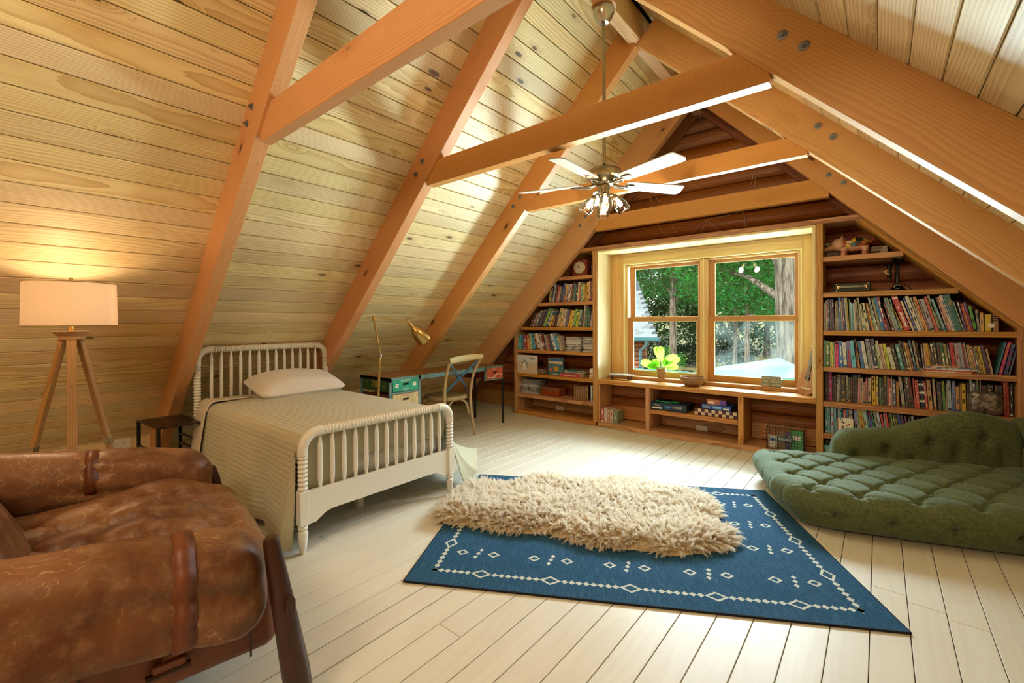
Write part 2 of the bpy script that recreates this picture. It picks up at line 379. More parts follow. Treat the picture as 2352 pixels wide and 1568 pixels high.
# window wall: half-round logs round the window opening
WX0, WX1, WZ0, WZ1 = -2.45, -.53, .56, 1.98
wb = structure('wall_back'); m = MB()
m.box(-5.4, WX0, 5.12, 5.27, -.1, 2.2); m.box(WX1, 2.4, 5.12, 5.27, -.1, 2.2); m.box(WX0, WX1, 5.12, 5.27, -.1, WZ0); m.box(WX0, WX1, 5.12, 5.27, WZ1, 2.2)
m.prism([(-5.4, 2.2), (2.4, 2.2), (XR, 4.0)], -.15, 0, Matrix.Translation((0, 5.12, 0)) @ Matrix.Rotation(PI/2, 4, 'X')); m.build('wall_core', plain('log_core', '5a341a', .7), wb)
def log(x0, x1, z, h=.158):
    L = x1-x0; v = []; prof = [(0, -h/2), (-.030, -h*.46), (-.052, -h*.30), (-.060, 0), (-.052, h*.30), (-.030, h*.46), (0, h/2)]
    for x in (-L/2, L/2): v += [(x, y, zz) for y, zz in prof]
    f = [[i, i+7, i+8, i+1] for i in range(6)]+[[0, 1, 2, 3, 4, 5, 6], [13, 12, 11, 10, 9, 8, 7]]
    o = MB().add(v, f, 0, True).build('log', 'log', wb); o.location = ((x0+x1)/2, 5.118, z); return o
zz = .079
while zz < 3.62:
    xa, xb = zz-5.276+.02, 2.261-zz-.02
    xa = max(xa, -5.05); xb = min(xb, 1.68)
    if .50 < zz < 2.06: log(xa, -2.60, zz); log(-.425, xb, zz)
    elif xb-xa > .15: log(xa, xb, zz)
    zz += .158
bb = structure('baseboard_back')
for a, b in ((-5.03, -3.86), (-3.79, -2.63), (-2.56, -1.99), (-1.935, -1.06), (-1.0, -.43), (-.37, .75)):
    bx('board', 'shelf', a, b, 5.045, 5.062, .0 if a < -4 else .056, .215, bb)
# trusses
TR = [(1.01, 1.095, 1.0, 4.965, -1.0, 1.95, 1.03, 1.093, 2.25, 2.44), (2.19, 2.278, 1.0, 4.965, -1.008, 1.947, 2.202, 2.276, 2.278, 2.45),
      (3.405, 3.49, 1.0, 4.965, -.984, 1.982, 3.42, 3.488, 2.31, 2.447), (4.605, 4.69, 1.003, 4.884, -1.038, 1.986, 4.615, 4.685, 2.29, 2.46)]
for i, (ya, yb, sl, cL, sr, cR, ca, cb, cz0, cz1) in enumerate(TR):
    tr = structure('trim_%d' % (i+1), label='timber roof truss with collar tie and bolts'); ym = (ya+yb)/2; D = .225 if i < 3 else .285
    apx = (cR-cL)/(sl-sr)
    for s, c, xe, xt in ((sl, cL, -5.02, apx), (sr, cR, 1.66, apx)):
        n = Vector((-s, 0, 1)).normalized(); a = Vector((xe, ym, s*xe+c)); b = Vector((xt, ym, s*xt+c)); d = (b-a).normalized()
        if a.z < 0: a = a+d*(-a.z/d.z)
        dd = D if s > 0 else D+(.03 if i == 2 else 0)
        beam('rafter', 'beam', a+n*dd/2, b+n*dd/2-d*(.0 if s > 0 else 0), yb-ya, dd, tr, up=n, c=.004)
    zc = (cz0+cz1)/2; xl = (zc-cL)/sl; xr = (zc-cR)/sr
    beam('collar_tie', 'beam', (xl-.05, (ca+cb)/2, zc), (xr+.05, (ca+cb)/2, zc), cb-ca, cz1-cz0, tr, c=.004)
    BP = [((-2.723, 2.458), (-2.797, 2.382)), ((-2.682, 2.466), (-2.762, 2.382)), ((-2.70, 2.46), (-2.786, 2.382)), ((-2.669, 2.476), (-2.748, 2.382))][i]
    BR = [((-.315, 2.45), (-.238, 2.375)), ((-.315, 2.45), (-.238, 2.375)), ((-.298, 2.47), (-.218, 2.382)), ((-.326, 2.472), (-.226, 2.387))][i]
    for x, z in BP+BR:
        m = MB().lathe([(.0205, 0), (.0205, .003), (.016, .0045)], 16).lathe([(.0125, .003), (.0125, .012)], 6, smooth=False).lathe([(.006, .011), (.006, .02), (.004, .021)], 10)
        o = m.build('bolt', 'bolt', tr); o.matrix_local = Matrix.Translation((x, ya, z)) @ Matrix.Rotation(PI/2, 4, 'X')
# rafters against the log wall, ridge board
tw = structure('trim_5')
for s, c, xe in ((1, 4.985, -4.95), (-1, 1.985, 1.66)):
    n = Vector((-s, 0, 1)).normalized(); a = Vector((xe, 5.03, s*xe+c)); b = Vector((XR, 5.03, s*XR+c)); beam('rafter', 'log', a+n*.1, b+n*.1, .05, .2, tw, up=n)
tg = structure('trim_6'); bx('ridge_board', 'ridge', XR-.048, XR+.048, Y0, 2.1, 3.475, 3.70, tg, 'y'); bx('ridge_board', 'ridge', XR-.048, XR+.048, 2.102, 3.43, 3.475, 3.70, tg, 'y'); bx('ridge_board', 'ridge', XR-.048, XR+.048, 3.432, 5.1, 3.475, 3.70, tg, 'y')
# header board over the window seat and bookcases
th = structure('trim_7'); bx('header_board', 'shelf', -2.985, -2.60, 4.70, 5.06, 2.085, 2.128, th); bx('header_board', 'shelf', -2.599, -.10, 4.70, 5.06, 2.085, 2.128, th)
# the window in its deep niche
wn = structure('window_1')
bx('jamb_panel', 'jamb', -2.598, -2.572, 4.712, 5.062, .556, 2.084, wn, 'z'); bx('jamb_panel', 'jamb', -.452, -.428, 4.712, 5.062, .556, 2.084, wn, 'z'); bx('head_panel', 'jamb', -2.571, -.453, 4.712, 5.062, 2.060, 2.084, wn)
CY = 5.062
bx('casing', 'casing', -2.571, -2.41, CY, CY+.02, .556, 2.06, wn, 'z'); bx('casing', 'casing', -.565, -.453, CY, CY+.02, .556, 2.06, wn, 'z'); bx('casing', 'casing', -2.41, -.565, CY, CY+.02, 1.945, 2.06, wn)
for a, b, c, d in ((-2.552, -2.545, .60, 2.03), (-.478, -.471, .60, 2.03)): bx('bead', 'casing', a, b, CY-.005, CY, c, d, wn, 'z', .002)
bx('bead', 'casing', -2.545, -.478, CY-.005, CY, 2.023, 2.03, wn, 'x', .002)
bx('stool', 'shelf', -2.571, -.453, 4.965, 5.15, .557, .594, wn)
# stepped frame
for d, ya, yb in ((0, CY-.004, CY+.10), (.022, CY+.03, CY+.10)):
    x0, x1, z1 = -2.41+d, -.565-d, 1.945-d
    bx('frame', 'jamb' if d == 0 else 'casing', x0, x0+.018, ya, yb, .594, z1, wn, 'z', .002); bx('frame', 'jamb' if d == 0 else 'casing', x1-.018, x1, ya, yb, .594, z1, wn, 'z', .002); bx('frame', 'jamb' if d == 0 else 'casing', x0+.018, x1-.018, ya, yb, z1-.018, z1, wn, 'x', .002)
bx('mullion', 'casing', -1.512, -1.432, CY+.004, CY+.11, .594, 1.91, wn, 'z'); bx('mullion', 'jamb', -1.478, -1.464, CY-.004, CY+.006, .594, 1.925, wn, 'z', .002)
def sash(x0, x1, z0, z1, y, gx0, gx1, gz0, gz1, gm):
    g = bx('sash', 'sash', x0, gx0, y, y+.032, z0, z1, wn, 'z', .004)
    bx('sash', 'sash', gx1, x1, y, y+.032, z0, z1, wn, 'z', .004); bx('sash', 'sash', gx0, gx1, y, y+.032, z0, gz0, wn, 'x', .004); bx('sash', 'sash', gx0, gx1, y, y+.032, gz1, z1, wn, 'x', .004)
    o = MB().box(gx0-.004, gx1+.004, y+.013, y+.018, gz0-.004, gz1+.004).build('pane', gm, wn)
    for a, b, c, d in ((gx0, gx0+.005, gz0, gz1), (gx1-.005, gx1, gz0, gz1), (gx0, gx1, gz0, gz0+.005), (gx0, gx1, gz1-.005, gz1)): MB().box(a, b, y+.004, y+.013, c, d).build('glazing_bead', 'jamb', wn)
sash(-2.352, -1.505, 1.252, 1.915, 5.136, -2.292, -1.547, 1.293, 1.873, 'glass'); sash(-1.438, -.588, 1.252, 1.915, 5.136, -1.377, -.634, 1.293, 1.873, 'glass')
sash(-2.368, -1.510, .594, 1.292, 5.10, -2.304, -1.556, .655, 1.244, 'glass'); sash(-1.434, -.575, .594, 1.292, 5.10, -1.374, -.632, .655, 1.244, 'hazeglass')
for x in (-1.94, -1.01): MB().box(x-.03, x+.03, 5.118, 5.138, 1.292, 1.304, c=.003).build('sash_lock', 'nickel', wn)
# ================================================================ built-in bookcases and window seat
FY, BY = 4.71, 5.044
LT = [1.803, 1.49, 1.176, .872, .553, .273]; RT = [1.794, 1.484, 1.155, .842, .537, .262]; TH = .042
lb = thing('bookcase', 'built-in pine bookcase left of the window with a slanted left side', 'bookcase')
bx('side_panel', 'shelf', -3.848, -3.795, FY, BY, 0, 1.19, lb, 'z'); bx('side_panel', 'shelf', -2.634, -2.599, FY, BY, 0, 2.084, lb, 'z'); bx('facing', 'shelf', -2.634, -2.572, FY-.006, FY+.02, 0.05, 2.084, lb, 'z')
bx('base_shelf', 'shelf', -3.848, -2.60, FY-.004, BY, 0, .05, lb)
for i, z in enumerate(LT): bx('shelf', 'shelf', max(-3.794, z-4.975), -2.635, FY, BY, z-TH, z, lb)
n = Vector((-1, 0, 1)).normalized(); beam('sloped_panel', 'shelf', Vector((-3.835, (FY+BY)/2, 1.154))+n*.028, Vector((-2.90, (FY+BY)/2, 2.089))+n*.028, BY-FY, .05, lb, up=n)
rb = thing('bookcase', 'built-in pine bookcase right of the window packed with books', 'bookcase')
bx('side_panel', 'shelf', -.424, -.376, FY-.006, BY, 0, 2.084, rb, 'z'); bx('side_panel', 'shelf', .758, .79, FY-.004, BY, 0, 1.20, rb, 'z')
bx('base_shelf', 'shelf', -.376, .758, FY, BY, 0, .05, rb)
for i, z in enumerate(RT): bx('shelf', 'shelf', -.376, min(.757, 1.945-z), FY, BY, z-TH, z, rb)
n = Vector((1, 0, 1)).normalized(); beam('sloped_panel', 'shelf', Vector((.785, (FY+BY)/2, 1.141))+n*.028, Vector((-.160, (FY+BY)/2, 2.086))+n*.028, BY-FY, .05, rb, up=n)
tp = structure('trim_8'); bx('end_board', 'shelf', .80, 1.02, FY, FY+.03, 0, .98, tp, 'z')
ws = thing('window_seat', 'low pine window seat with open cubbies under the window', 'window seat')
bx('seat_board', 'shelf', -2.571, -.426, FY-.012, 4.964, .510, .557, ws); bx('base_shelf', 'shelf', -2.571, -.426, FY-.004, BY, 0, .05, ws)
bx('divider', 'shelf', -1.987, -1.937, FY, BY, .05, .509, ws, 'z'); bx('divider', 'shelf', -1.054, -1.004, FY, BY, .05, .509, ws, 'z')
bx('shelf', 'shelf', -1.936, -1.055, FY, BY, .235, .278, ws); bx('end_panel', 'shelf', -2.571, -2.553, FY+.012, BY, .05, .509, ws, 'z')
# ---------------------------------------------------------------- books
NAMES = [('dark blue', '1c2b55'), ('blue', '2468b8'), ('light blue', '8cb8dc'), ('teal', '2a8a90'), ('dark green', '2c5a38'), ('green', '55a048'), ('yellow green', 'b4c04a'), ('yellow', 'e0bd28'), ('orange', 'e08a3c'), ('tan', 'c6a274'),
         ('cream', 'd9d0b4'), ('white', 'e2e0dc'), ('grey', '8c8c8c'), ('lavender', 'a094bc'), ('purple', '55307c'), ('plum', '7a2c58'), ('pink', 'dc3c8c'), ('rose', 'd098a4'), ('red', 'c0303a'), ('brick red', 'b85038'), ('brown', '6e4630'), ('black', '1a181b'), ('slate', '47505c'), ('sage', '90a890')]
_nl = [(n_, np.array(lin(h)[:3])**.4545) for n_, h in NAMES]
def cname(h):
    c = np.array(lin(h)[:3])**.4545; return min(_nl, key=lambda t: ((t[1]-c)**2).sum())[0]
brnd = random.Random(11)
_bk = {}
def book_mesh(t, H, D, seed, ink):
    """a closed book standing on its lower edge, spine to the front (-y): boards, spine, pages, printed spine marks"""
    key = (round(t, 3), round(H, 3), round(D, 3), seed, ink)
    if key in _bk: return _bk[key]
    m = MB(); b = min(.0022, t*.16)
    m.box(-t/2, -t/2+b, 0, D, 0, H, 0); m.box(t/2-b, t/2, 0, D, 0, H, 0); m.box(-t/2+b, t/2-b, 0, b, 0, H, 0, 0)
    m.box(-t/2+b, t/2-b, b, D-.003, .002, H-.003, 1)
    r = random.Random(seed)
    if t > .010:
        z = H*r.uniform(.08, .2); wv = t*r.uniform(.18, .36)
        end = H*r.uniform(.7, .92)
        while z < end:
            L = r.uniform(.012, .045)
            if r.random() < .5: m.box(-wv/2, wv/2, -.0006, .0004, z, min(z+L, H*.95), 2)
            z += L+r.uniform(.003, .012)
        if r.random() < .35: zb = H*r.choice((.03, .9)); m.box(-t*.46, t*.46, -.0005, .0004, zb, zb+.014, 2)
    _bk[key] = m.mesh('book', ['cover', 'pages', ink]); return _bk[key]
ORD = ['first', 'second', 'third', 'fourth', 'fifth', 'sixth', 'seventh', 'eighth', 'ninth', 'tenth', 'eleventh', 'twelfth']+['%dth' % i for i in range(13, 21)]+['%d%s' % (i, {1: 'st', 2: 'nd', 3: 'rd'}.get(i % 10, 'th')) for i in range(21, 90)]
def row(z, Y, rows, ox, oy, sc, where, group, yb, start=0, titles={}, Dm=.20, yjit=.0):
    """books of one shelf, measured on the photograph: (left edge at the foot, left edge at the top, top, colour, width)"""
    out = []
    for i, (xb, xt, yt, colr, w) in enumerate(rows):
        pb = at(ox+xb/sc, oy+yb/sc, 'y', Y); pt = at(ox+xt/sc, oy+yt/sc, 'y', Y); pw = at(ox+(xb+w)/sc, oy+yb/sc, 'y', Y)
        a = math.atan2(pt.x-pb.x, max(.05, pt.z-z)); t = max(.006, (pw.x-pb.x)*math.cos(a)*.93); H = math.hypot(pt.x-pb.x, pt.z-z)
        H = max(.1, H); D = min(Dm, BY-.012-Y-.01, max(.12, H*.72)); lc = lin(colr); lum = .3*lc[0]+.6*lc[1]+.1*lc[2]
        ink = brnd.choice(('ink_white', 'ink_white', 'ink_gold', 'ink_red')) if lum < .25 else brnd.choice(('ink_black', 'ink_black', 'ink_blue', 'ink_red', 'ink_green'))
        tt = titles.get(i)
        o = link('book', book_mesh(t, H, D, i % 9 if not tt else 99, ink) if not tt else title_book(t, H, D, tt))
        cx = pb.x+t/2/math.cos(a)
        # stand it on its lower corner
        dz = t/2*abs(math.sin(a)); o.rotation_euler = (0, a, 0); jy = brnd.uniform(0, yjit)
        sh = (t/2*math.cos(a)) - t/2*math.cos(a)
        o.location = (cx, Y+jy, z+dz+.0005); o.color = lc
        kind = ('thin ' if t < .013 else 'thick ' if t > .034 else '')+cname(colr)
        ln_ = ' leaning left' if a < -.14 else ' leaning right' if a > .14 else ''
        extra = ' lettered '+tt[0] if tt else ''
        tag(o, '%s book%s%s, %s from left, %s' % (kind, extra, ln_, ORD[start+i], where), 'book', group); out.append(o)
    return out
def title_book(t, H, D, tt):
    m = MB(); b = .002
    m.box(-t/2, -t/2+b, 0, D, 0, H, 0); m.box(t/2-b, t/2, 0, D, 0, H, 0); m.box(-t/2+b, t/2-b, 0, b, 0, H, 0, 0); m.box(-t/2+b, t/2-b, b, D-.003, .002, H-.003, 1)
    return m.mesh('book', ['cover', 'pages', 'ink_white'])
def stacked(o, word, t, H, ink, z0=.12, z1=.9, size=None):
    n = len(word)
    for i, ch in enumerate(word):
        z = H*(z1-(z1-z0)*(i+.5)/n); text(ch, size or H*(z1-z0)/n*1.05, ink, o, Matrix.Translation((0, -.0009, z)) @ Matrix.Rotation(PI/2, 4, 'X'))
def along(o, word, t, H, ink, zc=.5, size=.03):
    text(word, size, ink, o, Matrix.Translation((0, -.0009, H*zc)) @ Matrix.Rotation(PI/2, 4, 'X') @ Matrix.Rotation(-PI/2, 4, 'Z'))
RW = 'right bookcase'
r3 = row(RT[2], 4.735, [(100,100,285,'aab8bc',30),(135,130,235,'c8c0a0',34),(172,157,215,'3a3860',30),(205,200,225,'46506a',38),(247,225,215,'3a1a5c',46),(300,290,265,'857868',40),(345,315,235,'a098a8',28),(376,352,185,'2a7ab0',42),(420,395,255,'c8a878',24),(448,405,190,'4a3a80',44),(500,455,190,'c8c4b8',34),(538,490,185,'a89a40',22),(562,545,215,'3a7a3a',24),(590,570,270,'a8c4e0',28),(622,600,300,'30a0a8',24),(650,620,280,'d8ccb0',24),(676,637,220,'a09098',26),(705,675,260,'a8a858',38),(748,683,190,'b0a898',44),(800,740,300,'d0c8a4',56),(865,765,285,'d8d0b0',62),(934,845,370,'40281c',34),(972,850,290,'e09048',32),(1010,890,290,'88a888',34),(1050,885,190,'dcd8cc',34),(1090,945,195,'9a9c98',22),(1117,965,200,'a0a050',22),(1142,990,185,'1a80c0',58),(1205,1035,170,'8a2a5a',60),(1270,1080,300,'50283c',48),(1330,1165,280,'70303c',42),(1378,1170,195,'8ca894',52),(1434,1205,195,'9ab0a4',44),(1484,1270,205,'6ab0a8',22),(1508,1300,330,'e8b838',36),(1550,1300,158,'c02838',122),(1690,1465,245,'dccdb0',48),(1745,1515,195,'2c48a8',36),(1788,1548,165,'d8d8c4',76),(1868,1640,180,'b8b4a4',30)], 1880, 660, 7.842, 'third shelf of '+RW, 'books on the third shelf of the right bookcase', 738)
r3 += row(RT[2], 4.735, [(82,-105,200,'c8b898',26),(120,-105,175,'e0a050',58),(182,-20,210,'908890',26),(215,15,215,'a8a0b0',88),(310,95,170,'d86048',52),(366,150,145,'98a488',44),(418,200,240,'383830',34),(455,220,210,'88c0d8',46),(508,300,180,'5a3040',40),(552,330,175,'d8a090',50),(606,365,150,'dcd4c8',58),(668,430,140,'5a9ab0',26),(692,450,132,'0f6a70',108),(806,605,240,'a0b498',24),(834,680,260,'4a3068',44),(882,745,295,'a02838',34),(918,775,300,'e87838',24),(946,795,270,'6a4a98',52),(1002,890,335,'58a848',58),(1066,1020,405,'a0a0a8',44),(1116,1098,455,'d8a860',66)], 2110, 660, 7.839, 'third shelf of '+RW, 'books on the third shelf of the right bookcase', 752, 40, {12: ('PRE-K',)})
for o in r3:
    if 'PRE-K' in o['label']: along(o, 'PRE-K', .02, .27, 'ink_gold', .78, .026)
r4 = row(RT[3], 4.728, [(98,95,945,'6fa0a8',24),(125,125,960,'3f7a3c',82),(212,205,985,'c8c860',28),(245,225,985,'e0d878',28),(276,262,985,'a0b870',20),(302,300,970,'e0308a',62),(375,360,970,'1a78d8',72),(455,425,990,'dcdcd4',66),(527,495,965,'7a70b0',74),(607,555,955,'60c0e0',78),(690,645,930,'5a3030',24),(718,650,985,'c08040',36),(770,700,970,'2070b0',62),(840,750,965,'d8d8dc',68),(914,835,930,'90a098',44),(962,870,930,'a8a0b0',44),(1010,925,925,'18385a',74),(1090,1010,1020,'90b060',24),(1120,1020,960,'c8c8b8',48),(1172,1080,1020,'c0a070',36),(1212,1110,1020,'d8b890',30),(1246,1150,1020,'c8d040',58),(1322,1210,1080,'d8d4bc',84),(1415,1290,1040,'1c1c20',62),(1484,1370,1030,'2a8a90',78),(1568,1430,960,'302828',42),(1614,1490,980,'584038',42),(1660,1540,1000,'d0a040',28),(1692,1570,1010,'704838',42),(1740,1610,955,'2a6080',42),(1788,1680,960,'a08870',44)], 1880, 660, 7.842, 'fourth shelf of '+RW, 'books on the fourth shelf of the right bookcase', 1405)
r4 += row(RT[3], 4.755, [(34,-65,1000,'281c28',44),(82,30,1030,'6a5860',34),(120,76,1020,'d0b0a0',20),(146,85,1010,'c8a028',82),(236,170,1040,'b07850',22),(262,200,1010,'443a40',50),(316,245,985,'181418',56),(376,315,990,'282828',64),(444,370,1000,'2c5a38',72),(520,440,1015,'908850',50),(576,500,1040,'404850',40),(620,545,995,'c02838',76),(702,630,1005,'a898a8',80),(788,705,1000,'98a0b0',62),(856,765,1030,'803858',46),(910,795,1000,'b0a098',30),(946,850,1040,'c09868',62),(1014,915,1070,'e8a080',46),(1066,965,1080,'70706a',52),(1124,1005,1060,'b89838',44),(1174,1055,1065,'d0b038',46),(1228,1100,1045,'383048',34),(1268,1130,1050,'603060',36),(1312,1200,1110,'c8a888',40)], 2110, 660, 7.839, 'fourth shelf of '+RW, 'books on the fourth shelf of the right bookcase', 1430, 31, Dm=.2)
r4 += row(RT[3], 4.735, [(1392,1562,985,'1f7d80',22),(1440,1612,985,'c01080',64),(1530,1682,1020,'2a3a7a',66),(1612,1765,1045,'404868',36)], 2110, 660, 7.839, 'fourth shelf of '+RW, 'books on the fourth shelf of the right bookcase', 1500, 55)
r5 = row(RT[4], 4.80, [(125,120,90,'203050',28),(156,150,100,'1c2848',28),(188,180,90,'c02090',50),(242,235,180,'201820',26),(272,265,165,'403038',36),(314,312,150,'b0b0a8',36),(354,350,155,'4a6a68',32),(390,385,155,'1c1c24',76),(470,468,165,'a0a090',36),(510,510,195,'3a4840',36),(550,548,195,'201c24',34),(587,585,150,'181820',26),(616,615,150,'1c1a28',26),(645,645,160,'201c24',22),(672,680,160,'d898a8',34),(710,715,205,'c0a080',50),(765,770,280,'b89068',40),(812,808,215,'d06888',34),(852,850,205,'c8b8a0',54),(918,908,180,'e0b818',70),(998,990,180,'e8c878',34),(1043,1040,195,'3a7a60',38),(1085,1080,185,'181818',34),(1122,1120,160,'202028',40),(1164,1165,165,'38484a',18),(1184,1180,190,'b86850',26),(1212,1205,215,'b83838',38),(1253,1245,180,'a0a0b0',18),(1276,1265,235,'4a5878',58),(1340,1330,270,'b07848',52),(1437,1365,190,'b0a8a8',60),(1502,1450,190,'302028',34),(1540,1480,180,'281820',46),(1590,1520,190,'201420',56),(1652,1605,205,'c05050',26),(1684,1645,240,'c83c30',62)], 1880, 840, 7.467, 'fifth shelf of '+RW, 'books on the fifth shelf of the right bookcase', 600, 0, {35: ('OLIVIA',)})
r5 += row(RT[4], 4.80, [(62,10,400,'101418',92),(160,90,350,'c84030',64),(234,165,310,'c8a070',92),(352,300,290,'b8a898',60),(432,400,365,'203048',100),(548,505,335,'4a8a40',66),(622,600,395,'a09078',34),(664,630,330,'a8c0d0',82),(756,735,340,'8090c0',74),(838,825,465,'c89860',88),(934,920,420,'b88850',32),(972,960,395,'e0b818',92),(1080,1075,380,'282828',52),(1150,1140,310,'c8d0d0',44),(1202,1190,370,'6878a0',72),(1285,1270,310,'a0a098',66),(1362,1360,290,'b0a0a0',28),(1402,1400,440,'702830',52),(1462,1460,440,'4a2028',56),(1530,1530,430,'201c20',140),(1715,1715,440,'806050',40),(1770,1770,450,'384858',38),(1818,1815,450,'303858',44),(1908,1885,360,'c03838',58),(1972,1955,350,'b83038',56),(2036,2030,390,'181418',78)], 2110, 840, 9.719, 'fifth shelf of '+RW, 'books on the fifth shelf of the right bookcase', 940, 36, {0: ('WADDLE',)}, Dm=.17)
for o in r5:
    if 'OLIVIA' in o['label']: stacked(o, 'OLIVIA', .03, .25, 'ink_white', .14, .72)
    if 'WADDLE' in o['label']:
        for k_ in range(6): MB().box(-.016, .016, -.0007, .0004, .02+.033*k_, .036+.033*k_).build('band', 'ink_white' if k_ % 2 else 'ink_black', o)
        stacked(o, 'WADDLE', .03, .25, 'ink_blue', .06, .95, .034)
r6 = row(RT[5], 4.745, [(122,115,705,'3a8a98',38),(162,150,705,'60a0b0',46),(218,205,705,'a0b8d0',48),(272,255,715,'6098b0',48),(335,330,725,'90a8b8',36),(378,370,735,'30a0d0',46),(430,425,745,'d05050',42),(478,470,745,'2070b0',34),(518,505,755,'141414',88),(640,605,760,'8898d0',52),(696,650,750,'b0a890',36),(738,680,755,'b0a030',78),(826,755,760,'a8d0c8',50),(882,800,770,'60a098',26),(914,840,785,'2058c0',54),(974,870,775,'48a090',44),(1024,930,785,'a0b8a0',42),(1074,980,790,'c0c8d0',52),(1132,1055,835,'c84840',36),(1174,1105,830,'90a8b0',22),(1202,1120,800,'c84858',52),(1260,1190,830,'402028',36),(1302,1205,810,'70a858',46),(1354,1265,820,'c8b890',22),(1382,1280,830,'182830',62),(1450,1325,830,'2060b0',58),(1514,1390,850,'5a2870',52),(1572,1465,870,'803878',40),(1618,1530,890,'302838',46),(1670,1580,860,'b0b0b8',50),(1728,1680,920,'60a898',50)], 1880, 840, 7.467, 'sixth shelf of '+RW, 'books on the sixth shelf of the right bookcase', 1110, 0, {8: ('SA',)})
stacked(r6[8], 'SA', .03, .24, 'ink_white', .55, .95, .05)
LW = 'left bookcase'
l2 = row(LT[1], 4.735, [(625,660,835,'d0b820',28),(660,690,790,'485078',28),(695,735,735,'a8acb8',30),(727,775,740,'201c20',28),(758,810,765,'c03830',28),(788,835,780,'b8b0b0',24),(814,860,770,'1c1c2c',28),(845,905,715,'2050a0',48),(900,950,720,'d8b828',26),(930,975,730,'a890a8',32),(966,1015,725,'e0d8d0',38),(1008,1050,720,'802840',28),(1040,1075,695,'202028',24),(1068,1095,735,'487880',34),(1106,1125,760,'1c2028',28),(1138,1165,690,'d8d8b8',32),(1174,1185,735,'d06050',22),(1198,1215,735,'a0c0a8',42),(1244,1255,730,'d8b050',28),(1276,1285,730,'b08828',28),(1308,1320,690,'e0a028',38),(1350,1355,670,'c8b898',26),(1380,1388,670,'803028',58)], 1180, 560, 7.84, 'second shelf of '+LW, 'books on the second shelf of the left bookcase', 1030, Dm=.17)
l3 = row(LT[2], 4.735, [(285,385,1260,'403030',22),(325,420,1260,'b09090',34),(375,480,1215,'808088',42),(430,545,1200,'403858',48),(490,610,1180,'202020',26),(525,640,1180,'90b850',40),(578,690,1215,'6888a0',34),(622,695,1300,'e0b020',42),(672,730,1310,'582838',46),(728,790,1290,'302820',30),(766,845,1175,'c8a878',56),(832,890,1210,'e0b070',46),(885,925,1180,'d0c8c0',34),(926,975,1195,'605878',40),(972,1030,1210,'e0a820',28),(1006,1056,1210,'e8c020',48),(1062,1112,1180,'80b058',44),(1112,1152,1200,'d0d820',38),(1156,1194,1195,'90a898',44),(1206,1240,1190,'20302c',30),(1250,1272,1105,'b8a098',24),(1284,1296,1170,'2c6a48',40),(1330,1345,1200,'204858',36),(1372,1402,1215,'b09890',34)], 1180, 560, 7.84, 'third shelf of '+LW, 'books on the third shelf of the left bookcase', 1480, Dm=.18)
l4 = row(LT[3], 4.735, [(70,70,205,'30a0a0',14),(86,80,205,'48c0c8',42),(131,130,210,'2a6ab0',30),(165,165,210,'a02030',46),(213,213,210,'c83040',12),(228,220,200,'e0a030',30),(268,235,190,'c8c0a0',42),(318,275,190,'20a0c8',46),(370,305,200,'b09078',38),(412,345,190,'d8d0c0',38),(454,405,220,'e0d8c8',36),(496,430,225,'802028',40),(540,490,205,'90b0a0',26),(570,510,210,'c06048',30),(606,540,210,'203858',56),(668,590,195,'d8d8d8',44),(718,640,230,'40a8d0',34),(758,690,235,'c8b8a0',38)], 1180, 740, 7.125, 'fourth shelf of '+LW, 'books on the fourth shelf of the left bookcase', 455, Dm=.17)
wsb = row(.05, 4.762, [(1609-1600,1609-1600,0,'c8586c',0)][:0], 0, 0, 1, '', '', 0)
for i, (x0, x1, z1, c_, d) in enumerate([(-2.548, -2.512, .215, 'c4566c', 'pink patterned'), (-2.508, -2.474, .215, 'd8c4b8', 'cream and red'), (-2.470, -2.440, .212, 'c89878', 'tan'), (-2.436, -2.402, .208, 'd0b898', 'pale flowered'), (-2.398, -2.345, .198, '7a8a68', 'sage landscape')]):
    o = link('book', book_mesh(x1-x0, z1-.05, .15, 3+i, 'ink_red' if i % 2 else 'ink_white')); o.location = ((x0+x1)/2, 4.745+.004*i, .0505); o.color = lin(c_)
    tag(o, '%s book standing on the floor of the left window-seat cubby' % d, 'book', 'books in the window-seat cubby')
# ---------------------------------------------------------------- lying books and magazines
def flat(x0, x1, y0, z0, z1, depth, colr, label, group, ink='ink_white', rz=0., words=None, size=.018, name='book', cat='book'):
    t = z1-z0; L = x1-x0; m = MB(); b = min(.0022, t*.2); rr = random.Random(int(x0*1000)+int(z0*1000))
    m.box(-L/2, L/2, 0, depth, 0, b); m.box(-L/2, L/2, 0, depth, t-b, t); m.box(-L/2, L/2, 0, b, b, t-b); m.box(-L/2+.003, L/2-.003, b, depth-.003, b, t-b, 1)
    if not words and t > .009:
        x = -L*.42
        while x < L*.4:
            d = rr.uniform(.01, .04)
            if rr.random() < .7: m.box(x, min(x+d, L*.45), -.0006, .0003, t*.28, t*.72, 2)
            x += d+.006
    o = m.build(name, ['cover', 'pages', ink]); o.location = ((x0+x1)/2, y0, z0); o.rotation_euler = (0, 0, rz); o.color = lin(colr); tag(o, label, cat, group)
    if words: text(words, size, ink, o, Matrix.Translation((0, -.0009, t/2)) @ Matrix.Rotation(PI/2, 4, 'X'))
    return o
def FX(px, Y, ox, sc): return at(ox+px/sc, 800, 'y', Y).x
Yf = 4.718; g_ = 'books lying flat in front of the fourth shelf'
zf = RT[3]+.0005
